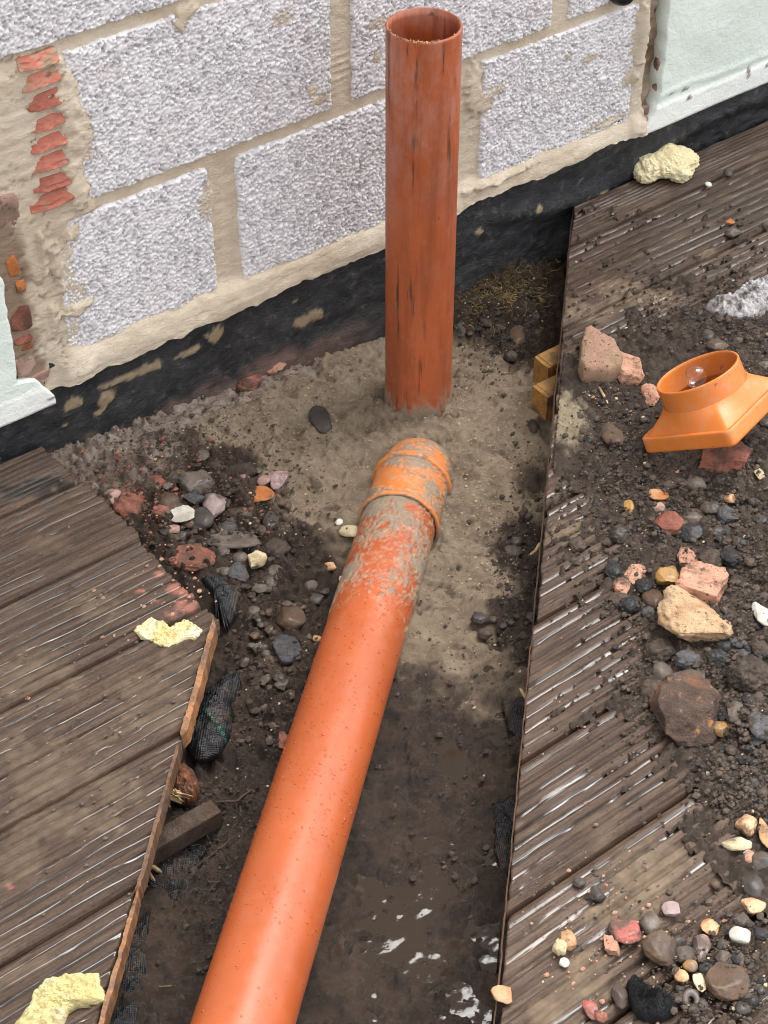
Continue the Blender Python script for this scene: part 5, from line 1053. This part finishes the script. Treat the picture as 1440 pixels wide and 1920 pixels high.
crumbs('brick_grit', 1100, [(300, 930, 60, 50, 3), (230, 880, 60, 40, 2.5), (430, 940, 70, 50, 1.5), (520, 690, 60, 24, 1.6)], (.0012, .0045), 'redbrick', 'trench', 58)


# ================================================================== OTHER LOOSE THINGS
def slab(name, poly, th, where, mat, seed, zlift=0.0, rough=.004, freq=60, dome=.35, edge=.10, nod=None, nr=46, nt=220, attrs=None, rim=7):
    """a lump with an outline of its own: rings from the outline's centre, rounded over, ragged at the rim"""
    P = np.array([(x, y) for x, y in poly], float); P = np.concatenate([P + (np.roll(P, -1, 0) - P) * q for q in np.linspace(0, 1, 16, endpoint=False)[:, None]]) if True else P; cen = P.mean(0); z0 = floor_z(cen[0], cen[1], where) + zlift
    W = np.array([at(x, y, z0)[:2] for x, y in P]); c = at(cen[0], cen[1], z0)[:2]
    d = W - c; an = np.unwrap(np.arctan2(d[:, 1], d[:, 0])); o = np.argsort(np.mod(an, 2 * np.pi)); A = np.mod(an, 2 * np.pi)[o]; Rr = np.hypot(d[:, 0], d[:, 1])[o]
    th_ = np.linspace(0, 2 * np.pi, nt, endpoint=False); X = np.r_[A - 2 * np.pi, A, A + 2 * np.pi]; Y = np.r_[Rr, Rr, Rr]; ro = np.interp(th_, X, Y)
    ro = ro * (1 + edge * (fbm3(np.stack([np.cos(th_) * 4, np.sin(th_) * 4, th_ * 0 + seed], 1), 4, seed) - .5) * 2)
    r = np.linspace(0, 1, nr); Rg, Tg = np.meshgrid(r, th_, indexing='ij'); ra = Rg * ro[None, :]; x = c[0] + ra * np.cos(Tg); y = c[1] + ra * np.sin(Tg)
    h = th * (1 - dome * Rg ** 2) + (fbm(x * freq, y * freq, 4, seed + 3) - .5) * rough * 2.4 + (fbm(x * freq * 4, y * freq * 4, 3, seed + 4) - .5) * rough
    if nod: f1, f2, i1 = worley(x * nod, y * nod, seed); h = h + np.clip(1 - (f1 / .65) ** 2, 0, 1) * .0055 * (.5 + i1)
    top = h * np.sqrt(np.clip(1 - Rg ** rim, 0, 1)); bot = -.006 - 0 * Rg
    V = np.concatenate([np.stack([x, y, z0 + top], -1).reshape(-1, 3), np.stack([c[0] + ro * .97 * np.cos(th_), c[1] + ro * .97 * np.sin(th_), np.full(nt, z0 - .006)], 1)])
    F = np.concatenate([grid_faces(nr, nt, True), grid_faces(2, nt, True, (nr - 1) * nt)])
    at_ = {k: np.concatenate([f(x, y, Rg, Tg).ravel(), np.zeros(nt)]) for k, f in (attrs or {}).items()}
    return obj(name, mesh_np(name, V, F, at_), MAT[mat])
def lobes_mesh(name, lobes, sub, seed, amp=.16):
    V, F = ico(sub); r = np.zeros(len(V))
    for c, q in lobes:
        c = np.array(c, float); b = V @ c; D = b * b - (c @ c - q * q); r = np.maximum(r, np.where(D > 0, b + np.sqrt(np.clip(D, 0, None)), 0))
    P = V * r[:, None]; P = P * (1 + amp * (fbm3(P * 4 + seed, 4, seed) - .5) * 2 + amp * .7 * (fbm3(P * 14 + seed, 3, seed + 2) - .5) * 2)[:, None]
    return mesh_np(name, P, F)
RC = Matrix(((CR[0], CH[0], 0, 0), (CR[1], CH[1], 0, 0), (0, 0, 1, 0), (0, 0, 0, 1)))
o = slab('brick_fragment', [(1083, 706), (1086, 672), (1094, 640), (1103, 638), (1150, 664), (1168, 700), (1162, 716), (1138, 726), (1092, 722)], .036, 'deck', 'wedge', 69, rough=.0028, freq=50, edge=.05, dome=.06, nr=70, rim=22)
tag(o, 'tan wedge of mortared brick lying on the deck left of the orange adaptor', 'brick fragment')
# cream foam on the upper deck
me = lobes_mesh('foam_lump', [((0, 0, 0), .50), ((-.45, -.05, -.03), .46), ((.45, .06, .03), .50), ((.72, .12, .0), .36), ((-.90, .08, -.05), .15), ((.2, .1, .12), .48), ((-.55, -.2, -.15), .36), ((.4, -.18, -.1), .44)], 6, 4, .15)
P = at(1243, 306, .018); sc = depth_of(P) / FPX * 69
o = obj('foam_lump', sized(me, (sc * .94, sc * 1.2, sc * .66)), MAT['foam'], mw=Matrix.Translation(P) @ RC @ Matrix.Rotation(.12, 4, 'Z'))
tag(o, 'cream expanding foam lump with a browned end, on the upper deck by the wall', 'foam')
o = slab('foam_scrap', [(248, 1182), (280, 1163), (293, 1167), (317, 1178), (337, 1170), (353, 1163), (367, 1170), (383, 1183), (367, 1198), (340, 1203), (317, 1213), (290, 1205), (263, 1192)], .009, 'deck', 'yfoam', 61, rough=.0065, freq=90, edge=.20)
tag(o, 'yellow foam scrap lying flat in the middle of the left deck', 'foam')
o = slab('foam_scrap', [(26, 1950), (30, 1915), (55, 1890), (65, 1860), (90, 1835), (130, 1825), (185, 1825), (192, 1855), (200, 1880), (172, 1892), (150, 1884), (130, 1900), (118, 1925), (90, 1960)], .012, 'deck', 'pfoam', 63, rough=.008, freq=60, edge=.12)
tag(o, 'pale yellow and white foam scrap at the bottom left corner', 'foam')
o = slab('felt_scrap', [(1175, 1842), (1186, 1832), (1214, 1858), (1245, 1868), (1274, 1886), (1264, 1905), (1240, 1915), (1205, 1913), (1187, 1896), (1178, 1870)], .016, 'deck', 'felt', 65, rough=.003, freq=200, edge=.05, dome=.2)
tag(o, 'black fuzzy half-moon scrap of felt at the bottom of the right deck', 'felt')
g = np.random.default_rng(8); J = Join()
me = o.data; co = np.zeros(len(me.vertices) * 3); me.vertices.foreach_get('co', co); co = co.reshape(-1, 3)
for k in g.choice(len(co) - 240, 900): 
    d = g.normal(size=3) * .003 + np.array([0, 0, .0035]); w = g.normal(size=3) * .00025; J.add(np.array([co[k] - w, co[k] + w, co[k] + d]), np.array([[0, 1, 2]]))
obj('fuzz', J.mesh('fuzz', False), MAT['felt'], o, kind='stuff')
o = slab('block_fragment', [(1322, 578), (1342, 592), (1372, 607), (1410, 603), (1450, 585), (1500, 565), (1490, 528), (1445, 524), (1400, 543), (1358, 570)], .022, 'deck', 'greyblock', 67, rough=.004, freq=60, edge=.08, dome=.25, nod=150, attrs=dict(smear=lambda x, y, r, t: .75 * sst(.93, 1.0, r)))
tag(o, 'pale grey pebbly concrete block fragment at the right edge behind the adaptor', 'block fragment')
# grey rubber ring
P = at(1296, 1876, floor_z(1296, 1880, 'deck') + .004); sc = depth_of(P) / FPX * 17; th = np.linspace(0, 2 * np.pi, 48, endpoint=False); ph = np.linspace(0, 2 * np.pi, 20, endpoint=False); T, Q = np.meshgrid(th, ph, indexing='ij')
rr = .66 + .34 * np.cos(Q); V = np.stack([rr * np.cos(T), rr * np.sin(T), .30 * np.sin(Q)], -1).reshape(-1, 3); i = np.arange(48)[:, None]; j = np.arange(20)[None]; F = np.stack([i * 20 + j, ((i + 1) % 48) * 20 + j, ((i + 1) % 48) * 20 + (j + 1) % 20, i * 20 + (j + 1) % 20], -1).reshape(-1, 4)
o = obj('rubber_ring', mesh_np('rubber_ring', V, F), MAT['rubber'], mw=Matrix.Translation(P) @ RC @ Matrix.Rotation(.25, 4, 'X') @ Matrix.Diagonal((sc, sc * 1.35, sc, 1))); tag(o, 'small dark grey rubber ring with a hole in the lower right soil', 'ring')

# ------------------------------------------------------------------ the orange square-to-round adaptor
def build_adaptor():
    C = np.array([1.595, 1.282, .056]); yaw, tx, ty = -1.3267, -.1655, .599; a, t, hp, hr, r = .0815, .0238, .0273, .0321, .0626
    z = np.array([tx, ty, 1.0]); z /= np.linalg.norm(z); x = np.array([math.cos(yaw), math.sin(yaw), 0]); x -= z * (x @ z); x /= np.linalg.norm(x); y = np.cross(z, x)
    mw = Matrix(((x[0], y[0], z[0], C[0]), (x[1], y[1], z[1], C[1]), (x[2], y[2], z[2], C[2]), (0, 0, 0, 1)))
    root = thing('drain_adaptor', 'bright orange square-to-round drain adaptor tilted on a brick in the soil', 'adaptor'); root.matrix_world = mw
    n = 160; th = np.linspace(0, 2 * np.pi, n, endpoint=False) + math.pi / n
    def sq(h, cr):                      # square with rounded corners, one point per direction
        c, s_ = np.cos(th), np.sin(th); rad = h / np.maximum(np.abs(c), np.abs(s_)); p = np.stack([c * rad, s_ * rad], 1)
        q = np.clip(np.abs(p) - (h - cr), 0, None); L = np.hypot(q[:, 0], q[:, 1]); k = np.where((q[:, 0] > 0) & (q[:, 1] > 0) & (L > cr), cr / np.maximum(L, 1e-9), 1.0)
        b = np.minimum(np.abs(p), h - cr) + q * k[:, None]; return np.sign(p) * b
    ci = lambda rr: np.stack([np.cos(th) * rr, np.sin(th) * rr], 1)
    def loft(name, loops, mat):
        V = np.concatenate([np.concatenate([xy, np.full((n, 1), zz)], 1) for xy, zz in loops]); o = bpy.data.objects.new(name, mesh_np(name, V, grid_faces(len(loops), n, True), dict(mud=np.zeros(len(V)), film=np.full(len(V), .5))))
        COL.objects.link(o); o.data.materials.append(MAT[mat]); o.parent = root; return o
    loft('base_plate', [(sq(a - .0035, .006), 0), (sq(a - .001, .008), 0), (sq(a, .009), .0012)] + [(sq(a - .0012 * k / 6, .009), .0012 + (t - .003) * k / 6) for k in range(1, 7)] + [(sq(a - .0018, .009), t - .0008), (sq(a - .003, .009), t), (sq(a - .0062, .009), t + .0002), (sq(a - .0066, .009), t - .0012), (sq(a - .008, .009), t - .0014)], 'hopper')
    s0 = sq(a - .0076, .004); L = []
    for k in range(25):
        q = k / 24; f = q ** .92; L.append((s0 * (1 - f) + ci(r + .0006) * f, t - .0016 + (hp + .0016) * q))
    loft('tapered_body', L, 'hopper')
    si = sq(a - .012, .008); L = []
    for k in range(25):
        q = 1 - k / 24; L.append((si * (1 - q) + ci(r - .0045) * q, t - .006 + (hp + .004) * q))
    loft('inner_taper', L + [(sq(a - .0042, .006), .0)], 'hopper')
    zb = t + hp; L = [(ci(r + .0002), zb - .001), (ci(r), zb + .002)] + [(ci(r), zb + .004 + (hr - .0055) * k / 10) for k in range(1, 11)] + [(ci(r - .0004), zb + hr - .0005), (ci(r - .0012), zb + hr), (ci(r - .0026), zb + hr), (ci(r - .0033), zb + hr - .0006)] + [(ci(r - .0036), zb + hr - .001 - (hr + .002) * k / 10) for k in range(1, 11)]
    loft('spigot', L, 'hopper')
    # a bubble of water film standing in the spigot
    P = C + z * (t + hp + .004) - x * .012 - y * .004; tgt = CP + ray(1304, 706) * ((depth_of(P)) / FPX)
    V, F = ico(4); o = obj('water_bubble', mesh_np('water_bubble', V * .0165, F), MAT['film'], loc=tgt); tag(o, 'clear round water bubble standing inside the orange spigot', 'bubble')
build_adaptor()

# ------------------------------------------------------------------ woven membrane showing at the trench sides
def membrane(poly, th, label, seed, green=None, zl=.0):
    def gr(x, y, r, t):
        if green is None: return x * 0
        A, B = at(*green[0], -.06)[:2], at(*green[1], -.06)[:2]; d = B - A; L = np.linalg.norm(d); d /= L; u = (x - A[0]) * d[0] + (y - A[1]) * d[1]; v = -(x - A[0]) * d[1] + (y - A[1]) * d[0]
        return (np.abs(v) < .0022) * (u > 0) * (u < L) * (np.sin(u * 900) > -.3)
    o = slab('weed_membrane', poly, th, 'trench', 'fabric', seed, zlift=zl, rough=.009, freq=22, edge=.10, dome=.7, nr=80, nt=300, attrs=dict(green=gr)); tag(o, label, 'membrane'); return o
membrane([(358, 1330), (385, 1292), (420, 1270), (450, 1262), (455, 1290), (440, 1330), (435, 1375), (410, 1420), (375, 1425), (340, 1390)], .024, 'black woven weed membrane bulging out under the left deck, a green thread in it', 81, ((380, 1318), (432, 1372)), .0)
membrane([(340, 1060), (375, 1055), (420, 1085), (450, 1115), (440, 1150), (425, 1185), (405, 1165), (410, 1130), (370, 1095)], .014, 'black woven weed membrane at the corner of the left deck by the rubble', 83)
membrane([(290, 1570), (330, 1570), (390, 1520), (420, 1535), (400, 1580), (350, 1640), (330, 1690), (290, 1660), (262, 1640)], .012, 'frayed black weed membrane below the old joist end', 85)
membrane([(215, 1860), (250, 1720), (285, 1700), (275, 1790), (265, 1880), (240, 1950), (190, 1960)], .010, 'muddy black weed membrane along the left trench edge at the bottom', 87)
membrane([(920, 1540), (930, 1505), (965, 1490), (985, 1520), (985, 1590), (970, 1640), (945, 1650), (930, 1600)], .012, 'black woven weed membrane tucked under the right deck edge', 89)
membrane([(940, 1310), (960, 1290), (995, 1300), (1000, 1350), (985, 1390), (955, 1370)], .008, 'small black membrane fold under the right deck edge by the pale splinters', 91)

# ------------------------------------------------------------------ splinters, twigs, roots
def stick(name, pts, r, mat, where, label=None, cat=None, zs=.004, parent=None, k=6):
    P = []
    for (px, py, dz) in pts: P.append(at(px, py, floor_z(px, py, where) + zs + dz))
    P = np.array(P); q = np.linspace(0, 1, len(P)); t = np.linspace(0, 1, 18); P = np.stack([np.interp(t, q, P[:, i]) for i in range(3)], 1)
    P = P + (np.stack([fbm3(P * 60 + i * 9, 2, 71) for i in range(3)], 1) - .5) * r * 2.5
    V, F = tube_path(P, r * (.35 + .65 * np.sqrt(np.clip(np.minimum(t, 1 - t) * 5, .03, 1))), k); o = obj(name, mesh_np(name, V, F, smooth=False), MAT[mat], parent)
    if label: tag(o, label, cat)
    return o
stick('splinter', [(272, 1612, .03), (300, 1635, .008)], .0030, 'pale_wood', 'trench', 'thick pale splinter hanging below the left deck, the upper of three', 'splinter')
stick('splinter', [(270, 1624, .03), (290, 1650, .008)], .0024, 'pale_wood', 'trench', 'pale splinter hanging below the left deck, the middle of three', 'splinter')
stick('splinter', [(262, 1640, .025), (276, 1662, .006)], .0020, 'pale_wood', 'trench', 'short pale splinter hanging below the left deck, the lowest of three', 'splinter')
stick('splinter', [(975, 1290, .03), (1003, 1330, .06)], .0022, 'pale_wood', 'trench', 'long pale splinter under the right deck edge', 'splinter')
stick('splinter', [(985, 1338, .03), (1010, 1362, .05)], .0028, 'pale_wood', 'trench', 'pale broken splinter below the long one at the right deck edge', 'splinter')
stick('splinter', [(994, 1040, .05), (1014, 1018, .07)], .0022, 'pale_wood', 'trench', 'short orange splinter at the right deck edge beside the sandy bedding', 'splinter')
stick('twig', [(1120, 722, 0), (1140, 756, 0)], .0020, 'pale_wood', 'deck', 'straw-coloured twig below the tan mortared wedge', 'twig')
stick('twig', [(1306, 264, 0), (1318, 252, .004), (1332, 246, .006), (1343, 248, 0)], .0011, 'roots', 'deck', 'thin curved brown twig on the upper deck by the wall', 'twig')
stick('twig', [(335, 1648, .0), (400, 1600, .004), (450, 1560, 0)], .0010, 'old_wood', 'trench', 'long dark rootlet lying on the mud left of the pipe', 'twig')
stick('twig', [(400, 1505, .0), (445, 1500, .004), (475, 1480, 0)], .0014, 'old_wood', 'trench', 'dark rootlet lying by the end of the old joist', 'twig')
stick('twig', [(280, 1850, 0), (330, 1848, 0)], .0008, 'roots', 'trench', 'thin tan rootlet on the mud at the lower left', 'twig')
stick('twig', [(305, 1215, .0), (300, 1216, 0)], .0006, 'roots', 'deck') if False else None
# torn reddish joist stump with pale fibres
st = slab('torn_stump', [(296, 1446), (330, 1434), (362, 1446), (376, 1470), (372, 1498), (352, 1508), (322, 1500), (298, 1484)], .030, 'trench', 'red_wood', 97, zlift=.012, rough=.011, freq=42, edge=.16, dome=.5); tag(st, 'torn reddish-brown timber stump under the left deck edge', 'timber')
J = Join(); g = np.random.default_rng(4)
for k in range(16):
    a = np.array([g.uniform(300, 330), g.uniform(1478, 1492)]); b = a + np.array([g.uniform(12, 34), g.uniform(8, 26)]); A = at(*a, -.045); B = at(*b, -.075); t = np.linspace(0, 1, 6)[:, None]
    V, F = tube_path(A + (B - A) * t + (g.random((6, 3)) - .5) * .002, g.uniform(.0008, .0018) * np.array([.6, 1, 1, .9, .6, .2]), 5); J.add(V, F)
o = obj('torn_fibres', J.mesh('torn_fibres', False), MAT['pale_wood'], kind='stuff')
def strands(name, n, cx, cy, sx, sy, mat, seed, L=.035, r=(.0004, .0011), zup=.02, zbase=None):
    g = np.random.default_rng(seed); J = Join()
    for k in range(n):
        x, y = g.normal(cx, sx), g.normal(cy, sy); z = float(ground_z(*at(x, y, -.09)[:2], False)) if zbase is None else zbase; P = [at(x, y, z)]; d = g.normal(size=3) * np.array([1, 1, .5]); d /= np.linalg.norm(d); z0 = g.uniform(0, zup)
        m = int(g.integers(5, 11)); st = L * g.uniform(.5, 1.4) / m; P[0] = P[0] + np.array([0, 0, z0])
        for i in range(m): d = d + g.normal(size=3) * .55; d[2] -= .08; d /= np.linalg.norm(d); P.append(P[-1] + d * st)
        V, F = tube_path(np.array(P), g.uniform(*r) * np.linspace(1, .4, len(P)), 4); J.add(V, F)
    return obj(name, J.mesh(name), MAT[mat], kind='stuff')
strands('root_tangle', 900, 920, 520, 36, 22, 'roots', 21, .016, (.0003, .0010), .014)
strands('root_tangle', 600, 950, 555, 38, 36, 'roots', 22, .026, (.0004, .0011), .010)
strands('root_tangle', 160, 880, 560, 14, 34, 'roots', 24, .022, (.0004, .0009), .012)
strands('rootlets', 110, 400, 1620, 60, 110, 'old_wood', 25, .06, (.0003, .0007), .006)
strands('frayed_threads', 130, 350, 1600, 40, 50, 'bluegrey', 26, .035, (.0002, .0005), .012)
